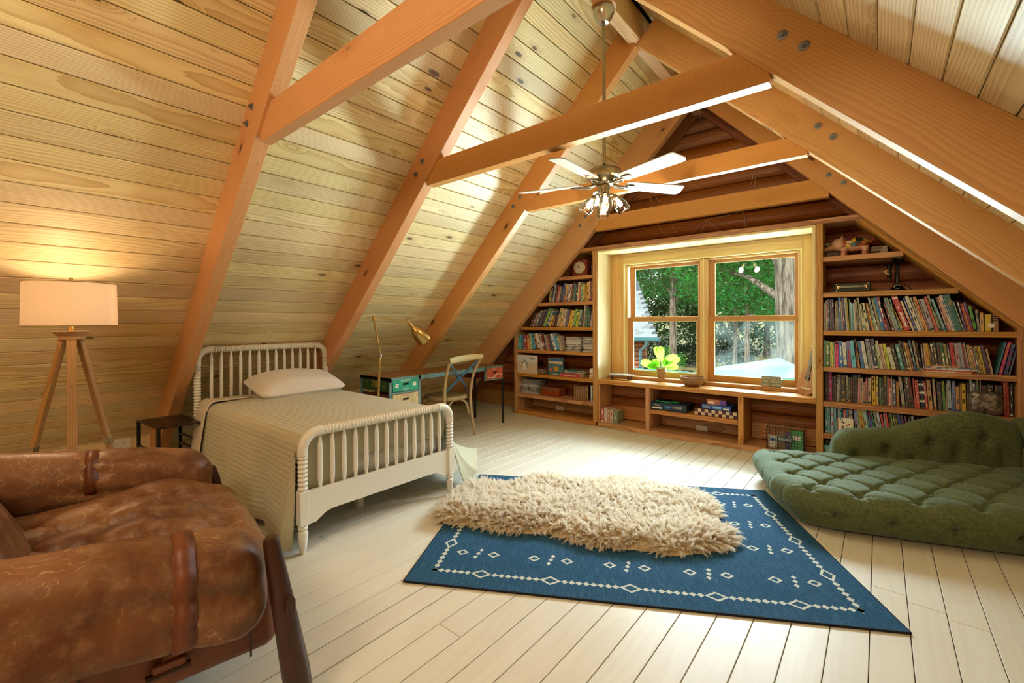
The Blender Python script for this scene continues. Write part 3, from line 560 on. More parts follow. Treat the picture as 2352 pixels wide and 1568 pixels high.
for (a, b, h, c_, lab, w_) in [(40, 950, .006, 'e4e0cc', 'thin white workbook lying flat, lowest of the small pile', None), (95, 1000, .012, 'c83a34', 'red and multicoloured workbook lying flat lettered Kindergarten', 'Kindergarten'), (140, 1070, .008, 'e4e2dc', 'white thin book lying flat above the Kindergarten workbook', None), (140, 970, .010, '2a68b0', 'blue thin book lying flat near top of small pile', None), (245, 745, .010, 'e49a48', 'orange thin book lying on top of the small pile', None)]:
    flat(FX(a, Yf, 2110, 7.839), FX(b, Yf, 2110, 7.839), Yf+(.0 if a < 200 else .012), zf, zf+h, .035, c_, lab, g_, words=w_, size=.0125); zf += h+.0006
# yellow book and wooden block at the end of the third shelf
def slab(name, x0, x1, y0, y1, z0, z1, colr, label, cat, mats=('cover',), group=None, rz=0., c=.002):
    o = MB().box(-(x1-x0)/2, (x1-x0)/2, 0, y1-y0, 0, z1-z0, 0, c).build(name, list(mats)); o.location = ((x0+x1)/2, y0, z0); o.rotation_euler = (0, 0, rz); o.color = lin(colr); return tag(o, label, cat, group)
xa = FX(1192, 4.74, 2110, 7.839); o = slab('book', xa, FX(1312, 4.74, 2110, 7.839), 4.74, 4.765, RT[2], RT[2]+.128, 'e0c820', 'small square yellow book facing out near the end of the third shelf', 'book')
MB().lathe([(.018, 0), (.018, .0012)], 14).build('duck_print', 'ink_white', o).matrix_local = Matrix.Translation((.015, -.0004, .045)) @ Matrix.Rotation(PI/2, 4, 'X')
o = slab('wooden_block', FX(1336, 4.74, 2110, 7.839), FX(1440, 4.74, 2110, 7.839), 4.742, 4.80, RT[2], RT[2]+.155, 'c89a5a', 'tan wooden block with a small printed mark at end of third shelf', 'block', mats=('lampwood',))
for i in range(3): MB().box(-.012, .012, -.0008, .0004, .08+.014*i, .088+.014*i).build('print', 'ink_black', o)
# picture book facing out on the sixth shelf
xa, xb = at(1880+325/7.467, 960, 'y', 4.722).x, at(1880+612/7.467, 960, 'y', 4.722).x
o = slab('picture_book', xa, xb, 4.722, 4.734, RT[5], at(1900, 840+882/7.467, 'y', 4.722).z, 'c8a268', 'tan-edged picture book facing out with green letter and red prints', 'book')
W2 = (xb-xa)/2; MB().box(-W2+.008, W2-.008, -.0006, .0004, .012, .150).build('cover_print', 'ink_white', o)
text('S', .05, 'ink_green', o, Matrix.Translation((-W2*.5, -.0012, .125)) @ Matrix.Rotation(PI/2, 4, 'X'))
for i in range(9): MB().box(-.006, .006, -.001, .0, 0, .012).build('print', ('ink_red', 'ink_black', 'ink_gold')[i % 3], o).location = (W2*random.Random(i).uniform(-.7, .7), -.0006, .02+.012*(i % 8))
# left bookcase: magazines, front-facing books, boxes
def pile(name, x0, x1, y0, z0, n, depth, label, group, cols, tmin=.006, tmax=.012):
    z = z0; rr = random.Random(int(abs(x0)*977)); out = []
    for i in range(n):
        t = rr.uniform(tmin, tmax); L = (x1-x0)*rr.uniform(.88, 1.); dx = rr.uniform(-.01, .01)
        o = flat((x0+x1)/2-L/2+dx, (x0+x1)/2+L/2+dx, y0+rr.uniform(0, .02), z, z+t, depth*rr.uniform(.9, 1), rr.choice(cols), '%s, %s from the bottom' % (label, ORD[i]), group, rz=rr.uniform(-.06, .06), name=name, cat='magazine', ink='ink_white'); z += t+.0008; out.append(o)
    return z
g4 = 'magazines on the fourth shelf of the left bookcase'
pile('magazine', at(1180+850/7.125, 790, 'y', 4.75).x, at(1180+1108/7.125, 790, 'y', 4.75).x, 4.74, LT[3]+.0005, 18, .2, 'worn magazine in the nearer-middle pile on left bookcase fourth shelf', g4, ['cfc6b8', 'a09890', 'd8d4cc', '6a6460', 'b8a890'])
pile('magazine', at(1180+1128/7.125, 790, 'y', 4.75).x, -2.637, 4.74, LT[3]+.0005, 19, .2, 'worn magazine in the pile against the window-side panel', g4, ['cfc6b8', '8a8480', 'd8d4cc', '5a5450', 'b8a890'])
pile('magazine', at(1180+105/7.125, 895, 'y', 4.80).x, at(1180+400/7.125, 895, 'y', 4.80).x, 4.79, LT[5]+.0005, 17, .2, 'glossy magazine in the pile at the left of the fifth shelf', 'magazines on the fifth shelf of the left bookcase', ['8a8c94', 'b0b4bc', '5a5c68', 'c8c8c8', '705c54'])
def P4(px, py, Y): return at(1180+px/7.125, 740+py/7.125, 'y', Y)
a, b = P4(45, 820, 4.722), P4(388, 545, 4.722)
o = slab('picture_book', a.x+.004, b.x, 4.716, 4.728, LT[4], b.z, 'd8c0a0', 'square picture book facing out with a white penguin and the word tango', 'book')
W2 = (b.x-a.x)/2; Hh = b.z-LT[4]
MB().box(-W2+.002, W2-.006, -.0004, .0005, Hh*.62, Hh-.002).build('sky_print', plain('cover_pale', 'd5d8d8', .5), o)
m = MB(); m.prism([(.052*math.cos(t)*(1-.25*math.sin(t)), .058*math.sin(t)) for t in np.linspace(0, 2*PI, 20, endpoint=False)], -.001, .0004); m.build('penguin_print', plain('penguin_white', 'e6e0d2', .6), o).matrix_local = Matrix.Translation((-.035, -.0008, Hh*.40)) @ Matrix.Rotation(PI/2, 4, 'X')
m = MB().tube([(-.085, 0, Hh*.32), (-.07, 0, Hh*.55), (-.035, 0, Hh*.75), (.0, 0, Hh*.6), (.012, 0, Hh*.3)], .004, 6); m.build('wing_print', plain('penguin_brown', '5a4636', .6), o).location = (0, -.001, 0)
m = MB().tube([(-.06, 0, Hh*.62), (-.03, 0, Hh*.69), (.0, 0, Hh*.5)], .003, 6); m.build('wing_print', 'ink_black', o).location = (.004, -.001, 0)
MB().lathe([(.0, 0), (.014, .0), (.014, .001)], 12).build('egg_print', plain('egg_tan', 'c9a878', .6), o).matrix_local = Matrix.Translation((-.03, -.0012, Hh*.13)) @ Matrix.Rotation(PI/2, 4, 'X')
text('tango', .042, 'ink_black', o, Matrix.Translation((W2*.5, -.0012, Hh*.84)) @ Matrix.Rotation(PI/2, 4, 'X'))
a, b = P4(572, 822, 4.79), P4(812, 588, 4.79)
o = slab('board_book', a.x, b.x, 4.775, 4.80, LT[4], b.z, '2a6a70', 'teal board book facing out with a big yellow round', 'book')
W2 = (b.x-a.x)/2; Hh = b.z-LT[4]
MB().lathe([(.034, 0), (.034, .001)], 18).build('sun_print', plain('print_amber', 'd8962c', .6), o).matrix_local = Matrix.Translation((.012, -.0004, Hh*.37)) @ Matrix.Rotation(PI/2, 4, 'X')
MB().lathe([(.024, 0), (.024, .001)], 14).build('head_print', plain('print_coral', 'd06a58', .6), o).matrix_local = Matrix.Translation((-W2*.55, -.0004, Hh*.30)) @ Matrix.Rotation(PI/2, 4, 'X')
MB().box(-W2*.9, W2*.95, -.0006, .0004, Hh*.66, Hh*.8).build('title_print', plain('print_cream', 'd9b8a0', .6), o); MB().box(-W2*.5, W2*.9, -.0006, .0004, Hh*.84, Hh*.95).build('title_print', 'ink_blue', o); MB().box(-W2*.3, W2*.4, -.0006, .0004, .008, .018).build('title_print', 'ink_white', o)
x0, x1 = P4(755, 870, 4.72).x, P4(1088, 870, 4.72).x
flat(x0, x1, 4.716, LT[4]+.0005, LT[4]+.040, .2, 'b81c2c', 'thick red book lying flat lettered MIND-BOGGLING FACTS', 'books lying on the left bookcase', words='RED MENTAL FACTS'.replace('RED MENTAL', 'MIND BENDING'), size=.017)
x0, x1 = P4(835, 790, 4.80).x, P4(1060, 790, 4.80).x
zt = LT[4]+.041
flat(x0+.02, x1+.09, 4.78, zt, zt+.006, .18, 'cfc8b8', 'thin cream book lying on the thick red book', 'books lying on the left bookcase'); flat(x0, x1+.04, 4.775, zt+.0066, zt+.0126, .18, 'e0dcd0', 'thin white book lying second above the red book', 'books lying on the left bookcase'); flat(x0, x1, 4.775, zt+.0132, zt+.038, .18, '24666e', 'teal and white book lying on top above the red book', 'books lying on the left bookcase')
zt = LT[4]+.0005
for i in range(5):
    flat(-2.70, -2.638, 4.735+.004*i, zt, zt+.024, .12, ['d8b060', 'b8a48c', 'c87840', 'cfc4b0', 'd8d4cc'][i], '%s small book in the narrow stack beside window-side panel' % ['yellow', 'taupe', 'orange', 'cream', 'white'][i], 'small books stacked by the panel'); zt += .0246
for i, (dx, w_, c_) in enumerate([(0, .10, 'a8907c'), (.006, .085, 'c8b8a8'), (.0, .07, '8a7868')]):
    flat(P4(395, 800, 4.9).x+dx, P4(395, 800, 4.9).x+dx+w_, 4.90, LT[4]+.0005+.0166*i, LT[4]+.0165+.0166*i, .1, c_, '%s small paperback lying behind the penguin picture book' % ['lowest', 'middle', 'topmost'][i], 'paperbacks behind the picture book')
a, b = P4(448, 1170, 4.79), P4(738, 1065, 4.79)
bxo = thing('wooden_box', 'reddish brown wooden box on the fifth shelf of left bookcase', 'box', ((a.x+b.x)/2, 4.79, LT[5]+.0005)); W2 = (b.x-a.x)/2
redwood = wood('red_box_wood', '9a4f2c', '6a2e16', ring=25, contrast=.4, knots=0, rough=.4)
MB().box(-W2, W2, 0, .19, 0, .075, c=.004).build('box_body', redwood, bxo); MB().box(-W2-.002, W2+.002, -.002, .192, .0756, .108, c=.006).build('lid', redwood, bxo); MB().box(-.02, .02, -.006, .0, .06, .085, c=.002).build('clasp', 'brass', bxo)
# lattice box
a, b = P4(985, 1215, 4.82), P4(1208, 1040, 4.82)
lt = thing('lattice_box', 'tan wooden pocketed lattice box standing on the fifth shelf', 'box', ((a.x+b.x)/2, 4.82, LT[5]+.0005), -.1); W2 = (b.x-a.x)/2; Hh = .165
MB().box(-W2, W2, .02, .07, 0, Hh, c=.002).build('box_body', plain('lattice_dark', '3a2414', .7), lt)
m = MB()
for i in range(8): x = -W2+2*W2*i/7; m.box(x-.005, x+.005, 0, .018, 0, Hh, c=.001)
m.build('vertical_slats', 'lampwood', lt); m = MB()
for i in range(7): z = Hh*i/6; m.box(-W2-.004, W2+.004, .004, .014, max(0, z-.005), z+.005, c=.001)
m.build('horizontal_slats', 'lampwood', lt)
for i, c_ in enumerate(('c8c4d0', '28304c')):
    o = link('book', book_mesh(.017, .2-.02*i, .15, 2+i, 'ink_white')); o.location = (-2.672+.02*i, 4.74, LT[5]+.0005); o.color = lin(c_); tag(o, ['pale', 'dark blue'][i]+' thin book standing beside the lattice box', 'book', 'books beside the lattice box')
# mantel clock
ck = thing('mantel_clock', 'square red-brown wooden clock with a cream round face', 'clock', (-2.868, 4.80, LT[0]+.0005), .06)
rw = plain('clock_red', '8a3b30', .45, var=.1, scale=30); MB().box(-.103, .103, 0, .08, 0, .205, c=.006).build('clock_case', rw, ck)
MB().lathe([(.079, 0), (.079, .006), (.073, .008), (.073, .004)], 32).build('bezel', 'brass', ck).matrix_local = Matrix.Translation((0, .001, .108)) @ Matrix.Rotation(PI/2, 4, 'X')
fc = MB().lathe([(.0, .0), (.073, .0), (.073, .003), (0, .003)], 32).build('dial', plain('dial_cream', 'd9cfb2', .5), ck); fc.matrix_local = Matrix.Translation((0, -.002, .108)) @ Matrix.Rotation(PI/2, 4, 'X')
for i in range(12):
    a = 2*PI*i/12; text(str(i if i else 12), .017, 'ink_black', fc, Matrix.Translation((.058*math.sin(a), .058*math.cos(a), .0036)), 'numeral')
for L, w_, a in ((.035, .006, -.66), (.055, .004, -1.45)): MB().box(-w_/2, w_/2, -.008, L, .004, .0055).build('clock_hand', 'ink_black', ck).matrix_local = Matrix.Translation((0, -.002, .108)) @ Matrix.Rotation(PI/2, 4, 'X') @ Matrix.Rotation(-a, 4, 'Z')
o = slab('keepsake_box', -2.72, -2.64, 4.83, 4.98, LT[0]+.0005, LT[0]+.14, '4a1c1a', 'dark red box half hidden right of the mantel clock', 'box', mats=('cover',)); MB().box(-.041, .041, -.001, .15, .1, .104).build('lid_seam', 'ink_black', o)
# ---------------------------------------------------------------- right bookcase, upper shelves
def ell(m, c, r, n=14, k=18, M=None):
    P = [(max(1e-4, math.sin(PI*i/n)), -math.cos(PI*i/n)) for i in range(n+1)]
    T = Matrix.Translation(c) @ (M or Matrix()) @ Matrix.Diagonal((r[0], r[1], r[2], 1)); m.lathe(P, k, 0, T, cap=False)
m = MB()
ell(m, (.025, .06, .105), (.105, .062, .062)); ell(m, (-.085, .06, .112), (.062, .050, .058)); ell(m, (-.142, .06, .088), (.045, .030, .026), M=Matrix.Rotation(-.3, 4, 'Y')); ell(m, (-.182, .06, .078), (.012, .02, .018))
for x in (-.05, .095):
    for y in (.028, .092): m.lathe([(.024, 0), (.026, .012), (.022, .03), (.03, .085)], 14, M=Matrix.Translation((x, y, 0)))
t = NT('painted_pig'); co = t.n('TexCoord').outputs['Object']; vo = t.n('TexVoronoi', {'Vector': co, 'Scale': 26.}); se = t.n('SeparateColor', {0: vo.outputs['Color']})
cr = t.n('ValToRGB', {0: se.outputs[0]}); el = cr.color_ramp.elements; cr.color_ramp.interpolation = 'CONSTANT'; el[0].color = lin('1c1a20'); el[1].position = .18; el[1].color = lin('2f7a68')
for p_, c_ in ((.34, 'c8702c'), (.46, 'd9b43a'), (.58, '3a86b0'), (.68, 'b0402c'), (.8, 'e0c4a4'), (.9, '7a2c50')): e = el.new(p_); e.color = lin(c_)
edge = t.n('TexVoronoi', {'Vector': co, 'Scale': 26.}, feature='DISTANCE_TO_EDGE').outputs['Distance']; pat = t.mix(t.mapr(edge, .02, .06, 1, 0), cr.outputs[0], '1a1416')
sx = t.n('SeparateXYZ', {0: co}); bodym = t.math('MULTIPLY', t.mapr(sx.outputs[0], -.065, -.05), t.mapr(sx.outputs[2], .075, .085)); legm = t.math('MULTIPLY', t.math('LESS_THAN', sx.outputs[2], .05), t.math('GREATER_THAN', vo.outputs['Distance'], .42))
t.bsdf(color=t.mix(t.math('MULTIPLY', legm, .7), t.mix(bodym, 'dcab8a', pat), 'a03c28'), rough=.35, coat=.4); MAT['pig'] = t.m
pg = thing('ceramic_pig', 'painted ceramic pig with folk-art flowers on the top shelf', 'figurine', (-.185, 4.80, RT[0]+.001))
pb = m.build('body', 'pig', pg, sharp=False); rm = pb.modifiers.new('remesh', 'REMESH'); rm.mode = 'VOXEL'; rm.voxel_size = .0045; rm.use_smooth_shade = True; sm_ = pb.modifiers.new('smooth', 'SMOOTH'); sm_.iterations = 6
for y in (.02, .1): MB().lathe([(.022, 0), (.014, .018), (.001, .04)], 10, M=Matrix.Translation((-.062, y, .155)) @ Matrix.Rotation(.5 if y > .06 else -.5, 4, 'X') @ Matrix.Diagonal((1, .5, 1, 1))).build('ear', 'pig', pg)
m = MB().lathe([(0, 0), (.0135, 0), (.0135, .002), (0, .003)], 16).build('eye', 'ink_white', pg); m.matrix_local = Matrix.Translation((-.108, .0155, .122)) @ Matrix.Rotation(-.35, 4, 'Z') @ Matrix.Rotation(PI/2, 4, 'X') @ Matrix.Diagonal((1, .65, 1, 1))
MB().lathe([(0, 0), (.007, 0), (.007, .0015)], 14).build('iris', 'ink_blue', m).location = (0, 0, .0028); MB().lathe([(0, 0), (.0035, 0), (.0035, .001)], 10).build('pupil', 'ink_black', m).location = (0, 0, .004)
for y in (.05, .07): MB().lathe([(0, 0), (.003, 0), (.003, .002)], 8).build('nostril', 'ink_black', pg).matrix_local = Matrix.Translation((-.1945, y, .08)) @ Matrix.Rotation(-PI/2, 4, 'Y')
MB().tube([(.128, .06, .11), (.145, .06, .13), (.15, .055, .15)], [.008, .006, .003], 8).build('tail', 'pig', pg)
o = slab('storage_carton', -.372, -.255, 4.90, 5.02, RT[0]+.0005, RT[0]+.145, '6a5a48', 'dull brown carton behind the head of the ceramic pig', 'box'); MB().box(-.058, .058, -.001, .12, .128, .136).build('lid_edge', 'plate', o)
a = at(1880+1000/8.254, 500+640/8.254, 'y', 4.93).x; b = at(1880+1310/8.254, 500+640/8.254, 'y', 4.93).x
o = slab('white_carton', a, b, 4.93, 5.02, RT[0]+.0005, RT[0]+.082, 'c9c0b0', 'small white printed carton behind the tail of the ceramic pig', 'box')
text('TEM KITS', .02, 'ink_black', o, Matrix.Translation((-.02, -.0009, .064)) @ Matrix.Rotation(PI/2, 4, 'X'))
for i in range(3): MB().box(-(b-a)*.45, (b-a)*.02, -.0007, .0004, .016+.009*i, .0225+.009*i).build('print', 'ink_black', o)
# olive case with a pale handle
cs = thing('small_case', 'small olive vintage case with a pale handle on second shelf', 'case', (-.178, 4.775, RT[1]+.0005)); ol = plain('olive_case', '3a3a28', .5, bump=.2, scale=200)
MB().box(-.128, .128, 0, .14, 0, .078, c=.01).build('case_body', ol, cs)
MB().tube([(-.088, -.006, .042), (-.08, -.016, .044), (.08, -.016, .044), (.088, -.006, .042)], .009, 8, M=Matrix.Diagonal((1, 1, 1, 1))).build('handle', plain('handle_grey', '9aa088', .5), cs)
for x in (-.092, .092):
    MB().box(x-.012, x+.012, -.006, .001, .03, .058, c=.003).build('handle_mount', 'brass', cs)
    for z in (.014, .07): MB().lathe([(.003, 0), (.003, .002)], 8).build('rivet', 'brass', cs).matrix_local = Matrix.Translation((x*1.15, .001, z)) @ Matrix.Rotation(PI/2, 4, 'X')
# candlestick telephone
ph = thing('candlestick_telephone', 'black candlestick telephone with hanging earpiece on second shelf', 'telephone', (.118, 4.86, RT[1]+.0005)); bk = plain('bakelite', '0e0d0e', .25)
MB().lathe([(.058, 0), (.058, .008), (.045, .018), (.036, .032), (.018, .038), (.0135, .05), (.0135, .2), (.016, .205), (.012, .215)], 24).build('base_and_column', bk, ph)
T = Matrix.Translation((0, -.008, .235)) @ Matrix.Rotation(1.25, 4, 'X'); MB().lathe([(.012, -.02), (.014, 0), (.02, .02), (.036, .042), (.038, .047), (.030, .043), (.010, .02)], 22, M=T).build('mouthpiece', bk, ph)
MB().tube([(0, 0, .16), (-.03, -.01, .162), (-.062, -.012, .162)], .0035, 8).build('hook_arm', 'brass', ph)
MB().lathe([(.012, 0), (.016, 0), (.016, .004), (.012, .004), (.012, 0)], 16, cap=False).build('hook_ring', 'brass', ph).matrix_local = Matrix.Translation((-.066, -.02, .158)) @ Matrix.Rotation(PI/2, 4, 'X')
MB().lathe([(.014, .105), (.016, .11), (.015, .14), (.013, .17), (.018, .20), (.026, .212), (.024, .218), (.004, .216)], 18, M=Matrix.Translation((-.050, -.012, 0))).build('receiver', bk, ph)
MB().tube([(-.05, -.012, .105), (-.06, -.02, .07), (-.03, -.03, .05), (0, -.03, .06), (.04, -.02, .05), (.07, 0, .03), (.09, .02, .003)], .0028, 6).build('cord', bk, ph)
dl = MB().lathe([(.0, 0), (.03, 0), (.03, .003), (0, .003)], 20).build('dial', bk, ph); dl.matrix_local = Matrix.Translation((0, -.04, .03)) @ Matrix.Rotation(.75, 4, 'X')
for i in range(10): a = 2*PI*i/12+.5; MB().lathe([(0, 0), (.0036, 0), (.0036, .001)], 8).build('number_dot', 'ink_white', dl).location = (.022*math.cos(a), .022*math.sin(a), .0034)
# silver glass lantern with wire net
t = NT('mercury_glass'); co = t.n('TexCoord').outputs['Object']; nz = t.noise(co, 25., 4.).outputs['Fac']; t.bsdf(color=t.mix(t.mapr(nz, .35, .65), '6c6660', 'a8a29a'), metal=.75, rough=t.mapr(nz, .3, .7, .15, .4)); MAT['mercury'] = t.m
va = thing('glass_vase', 'squarish smoky glass vase in diamond wire net on the fifth shelf', 'vase', (.612, 4.785, RT[4]+.002)); soft('glass_body', 'mercury', .088, .05, .088, .04, (14, 10, 14), va, M=Matrix.Translation((0, 0, .0885)))
m = MB()
for s_ in (-1, 1):
    for i in range(-4, 5):
        pts = []
        for q in np.linspace(0, 1, 14):
            x = i*.04+s_*(q-.5)*.16; z = .012+q*.155
            if abs(x) > .086: continue
            y = -.0508 if abs(x) < .05 and .04 < z < .14 else -.0508+.022*max(0, (abs(x)-.05)/.036)**2+.02*max(0, (abs(z-.09)-.05)/.037)**2
            pts.append((x, y, z))
        if len(pts) > 2: m.tube(pts, .0011, 5)
m.build('wire_net', plain('net_wire', '4a3526', .5, .6), va)
# pale blue bin and dark game on the lowest shelf
o = slab('storage_bin', -.368, -.05, 4.74, 5.0, .0505, .150, '7fc4c4', 'pale aqua storage bin behind the end of green sofa', 'bin'); MB().box(-.163, .163, -.004, .262, .082, .1).build('rim', plain('bin_rim', '7fc4c4', .4), o)
o = slab('game_box', -.360, -.09, 4.76, 4.98, .152, .197, '15191c', 'black flat box lying on the aqua storage bin', 'box'); MB().box(-.1, .1, -.0006, .0004, .014, .026).build('print', 'ink_green', o)
# ---------------------------------------------------------------- window seat cubbies
zs = .2785
t = thing('puzzle_box', 'dark blue wide game box with green cord in the middle cubby', 'box', (-1.752, 4.745, zs)); dbl = plain('box_navy', '12293c', .4)
MB().box(-.2, .2, 0, .24, 0, .078, c=.003).build('box_body', dbl, t); MB().box(-.201, .201, -.001, .241, .0785, .084, c=.002).build('lid', dbl, t)
text('HAILS', .026, 'ink_white', t, Matrix.Translation((-.115, -.0012, .052)) @ Matrix.Rotation(PI/2, 4, 'X')); text('AN ANTHOLOGY\nOF THE GAMES', .014, 'ink_white', t, Matrix.Translation((.1, -.0012, .044)) @ Matrix.Rotation(PI/2, 4, 'X')); MB().box(-.175, -.06, -.0006, .0004, .014, .03).build('print', 'ink_white', t)
m = MB().lathe([(0, 0), (.016, 0), (.016, .001)], 14).build('fish_print', plain('print_sky', '3a80b4', .5), t); m.matrix_local = Matrix.Translation((0, -.0004, .04)) @ Matrix.Rotation(PI/2, 4, 'X') @ Matrix.Diagonal((2.2, 1, 1, 1))
o = MB().tube([(-.15, .06, 0), (-.08, .02, .001), (.0, .012, .001), (.06, .02, .001), (.10, .06, 0), (.02, .1, 0)], .006, 8).build('cord', plain('green_cord', '2a9a58', .6)); o.location = (-1.752, 4.745, zs+.0905); tag(o, 'bright green cord lying on the dark blue game box', 'cord')
t = thing('checkers_box', 'flat checkerboard box at bottom of the cubby games pile', 'box', (-1.272, 4.748, zs)); lt_ = plain('check_light', 'd8bc96', .4); dk_ = plain('check_dark', '4a1c1c', .4)
m = MB().box(-.2, .2, .003, .26, 0, .066, 0, .002)
for i in range(12):
    for j in range(2): m.box(-.2+.0333*i, -.2+.0333*(i+1), -.0005, .003, .033*j, .033*(j+1), 1+(i+j) % 2)
for i in range(8):
    for j in range(2): m.box(.199, .2012, .003+.032*i, .003+.032*(i+1), .033*j, .033*(j+1), 1+(i+j) % 2)
m.build('box_body', [dk_, lt_, dk_], t)
t = thing('blue_game_box', 'bright blue flat game box above the checkerboard box', 'box', (-1.27, 4.765, zs+.067), -.04); bl_ = plain('box_blue', '2a58a8', .4, var=.25, scale=9)
MB().box(-.14, .14, 0, .21, 0, .048, c=.002).build('box_body', bl_, t); text('Quiz', .034, 'ink_white', t, Matrix.Translation((-.09, -.0012, .024)) @ Matrix.Rotation(PI/2, 4, 'X')); MB().box(.07, .125, -.0006, .0004, .008, .024).build('print', 'ink_white', t); MB().box(-.03, .05, -.0006, .0004, .012, .034).build('print', plain('print_pale_blue', '8ac0dc', .5), t)
t = thing('small_card_box', 'small orange and purple card box on top of blue game box', 'box', (-1.268, 4.775, zs+.1155), .03); MB().box(-.09, .09, 0, .1, 0, .052, c=.002).build('box_body', plain('box_orange', 'c87840', .4), t); MB().box(.03, .0902, -.0008, .1, .001, .051).build('end_panel', plain('box_purple', '6a3f9a', .4), t); MB().box(-.075, -.02, -.0007, .0004, .012, .03).build('print', 'ink_white', t); MB().box(-.01, .025, -.0007, .0004, .012, .026).build('print', plain('print_violet', '9a4a98', .5), t)
def outlet(loc, R, label, w=.114, h=.09):
    o = thing('wall_outlet', label, 'outlet'); o.matrix_world = Matrix.Translation(loc) @ R
    MB().box(-w/2, w/2, -h/2, h/2, 0, .006, c=.003).build('cover_plate', 'plate', o)
    for x in (-.022, .022):
        s_ = MB().box(x-.016, x+.016, -.0135, .0135, .006, .0072, c=.001).build('socket', 'plate', o)
        m = MB()
        for y in (-.0055, .0055): m.box(x-.006, x+.003, y-.0012, y+.0012, .0072, .0076)
        m.lathe([(.0025, .0072), (.0025, .0076)], 8, M=Matrix.Translation((x+.009, 0, 0))); m.build('slots', 'hole', s_)
    return o
RX = Matrix.Rotation(PI/2, 4, 'X')
p_ = at(1611, 986, 'y', 5.04); outlet((p_.x, 5.0445, p_.z), RX, 'cream wall outlet under the shelf of the middle cubby', .128, .085)
p_ = at(1285, 940, 'y', 5.04); outlet((p_.x, 5.0445, p_.z), RX, 'cream wall outlet at the bottom of left bookcase', .125, .09)
# wire basket with books
bkx = thing('wire_basket', 'black wire basket with a BOOKS sign in the right cubby', 'basket', (-.665, 4.73, .0505)); m = MB(); BW, BD, BH = .148, .17, .20
for i in range(13):
    x = -BW+2*BW*i/12; m.tube([(x, 0, 0), (x, -.004, BH)], .0013, 5); m.tube([(x, BD, 0), (x, BD, BH)], .0013, 5); m.tube([(x, 0, 0), (x, BD, 0)], .0013, 5)
for j in range(9):
    z = BH*j/8; m.tube([(-BW, 0, z), (BW, 0, z)], .0013, 5); m.tube([(-BW, BD, z), (BW, BD, z)], .0013, 5); m.tube([(-BW, 0, z), (-BW, BD, z)], .0013, 5); m.tube([(BW, 0, z), (BW, BD, z)], .0013, 5)
m.build('wire_mesh', 'black', bkx); m = MB()
for z, r_ in ((0, .003), (BH, .0035)): m.tube([(-BW, 0, z), (BW, 0, z), (BW, BD, z), (-BW, BD, z), (-BW, 0, z)], r_, 6)
for x in (-BW, BW): m.tube([(x, 0, 0), (x, 0, BH)], .003, 6)
m.build('rim', 'black', bkx)
sg = MB().box(-.062, .062, -.0075, -.0035, .085, .125, c=.001).build('sign', plain('sign_teal', '1d4a5a', .5), bkx); text('BOOKS', .030, 'ink_white', sg, Matrix.Translation((0, -.0082, .105)) @ RX)
for i, (x, w_, h_, d_, c_, l_) in enumerate([(-.105, .07, .12, .04, 'dcdcdc', 'white picture book'), (-.035, .065, .15, .05, '8a7a5c', 'brown picture book'), (.03, .06, .16, .06, '5a4a90', 'purple picture book'), (.088, .10, .185, .03, '2a9a58', 'green picture book'), (-.09, .09, .10, .09, 'c0b8b0', 'pale picture book'), (.02, .08, .11, .10, '3a4a5c', 'slate picture book')]):
    o = slab('picture_book', -.665+x-w_/2, -.665+x+w_/2, 4.73+d_, 4.73+d_+.015, .054, .054+h_, c_, l_+' held inside the black wire basket', 'book', group='books in the wire basket', rz=.08*(-1)**i); MB().box(-w_*.3, w_*.3, -.0007, .0004, h_*.55, h_*.75).build('print', 'ink_white' if i not in (0, 4) else 'ink_blue', o)
# ---------------------------------------------------------------- on the window seat
t = thing('slab_tray', 'small grey stone tray on short wooden feet on window seat', 'tray', (-2.345, 4.865, .5575), .12)
MB().prism([(-.15, -.05), (-.11, -.072), (.0, -.06), (.09, -.075), (.155, -.045), (.14, .04), (.07, .07), (-.06, .062), (-.14, .05)], .05, .063).build('slab', plain('grey_stone', 'a8a294', .6, var=.25, scale=25, bump=.4), t)
for x in (-.1, .1):
    for y in (-.045, .045): MB().lathe([(.009, 0), (.012, .006), (.008, .02), (.014, .05)], 10, M=Matrix.Translation((x, y, 0))).build('foot', 'darkwood', t)
MB().box(-.1, .1, -.04, .04, .025, .05, c=.003).build('apron', 'lampwood', t)
pt = thing('potted_plant', 'small leafy green plant in a tan pot on the window sill', 'plant', (-1.918, 5.008, .5945))
MB().lathe([(.038, 0), (.044, .012), (.050, .06), (.053, .095), (.055, .112), (.050, .114), (.047, .100)], 28).build('pot', plain('tan_pot', 'a98560', .7, var=.15, scale=30, bump=.2), pt); MB().lathe([(0, .095), (.047, .097)], 20).build('soil', plain('soil', '3a2a1c', .9, bump=.5), pt)
t = NT('leaf_green'); nz = t.noise(t.n('TexCoord').outputs['Object'], 30.).outputs['Fac']; c_ = t.mix(nz, '4fae22', '9ad83c'); bs = t.n('BsdfPrincipled', {'Base Color': c_, 'Roughness': .4}); tl = t.n('BsdfTranslucent', {0: c_}); t.t.links.new(t.n('MixShader', {0: .45, 1: bs, 2: tl}).outputs[0], t.out.inputs[0]); MAT['leaf'] = t.m
stemm = plain('stem_grey_green', '7a9a6a', .5)
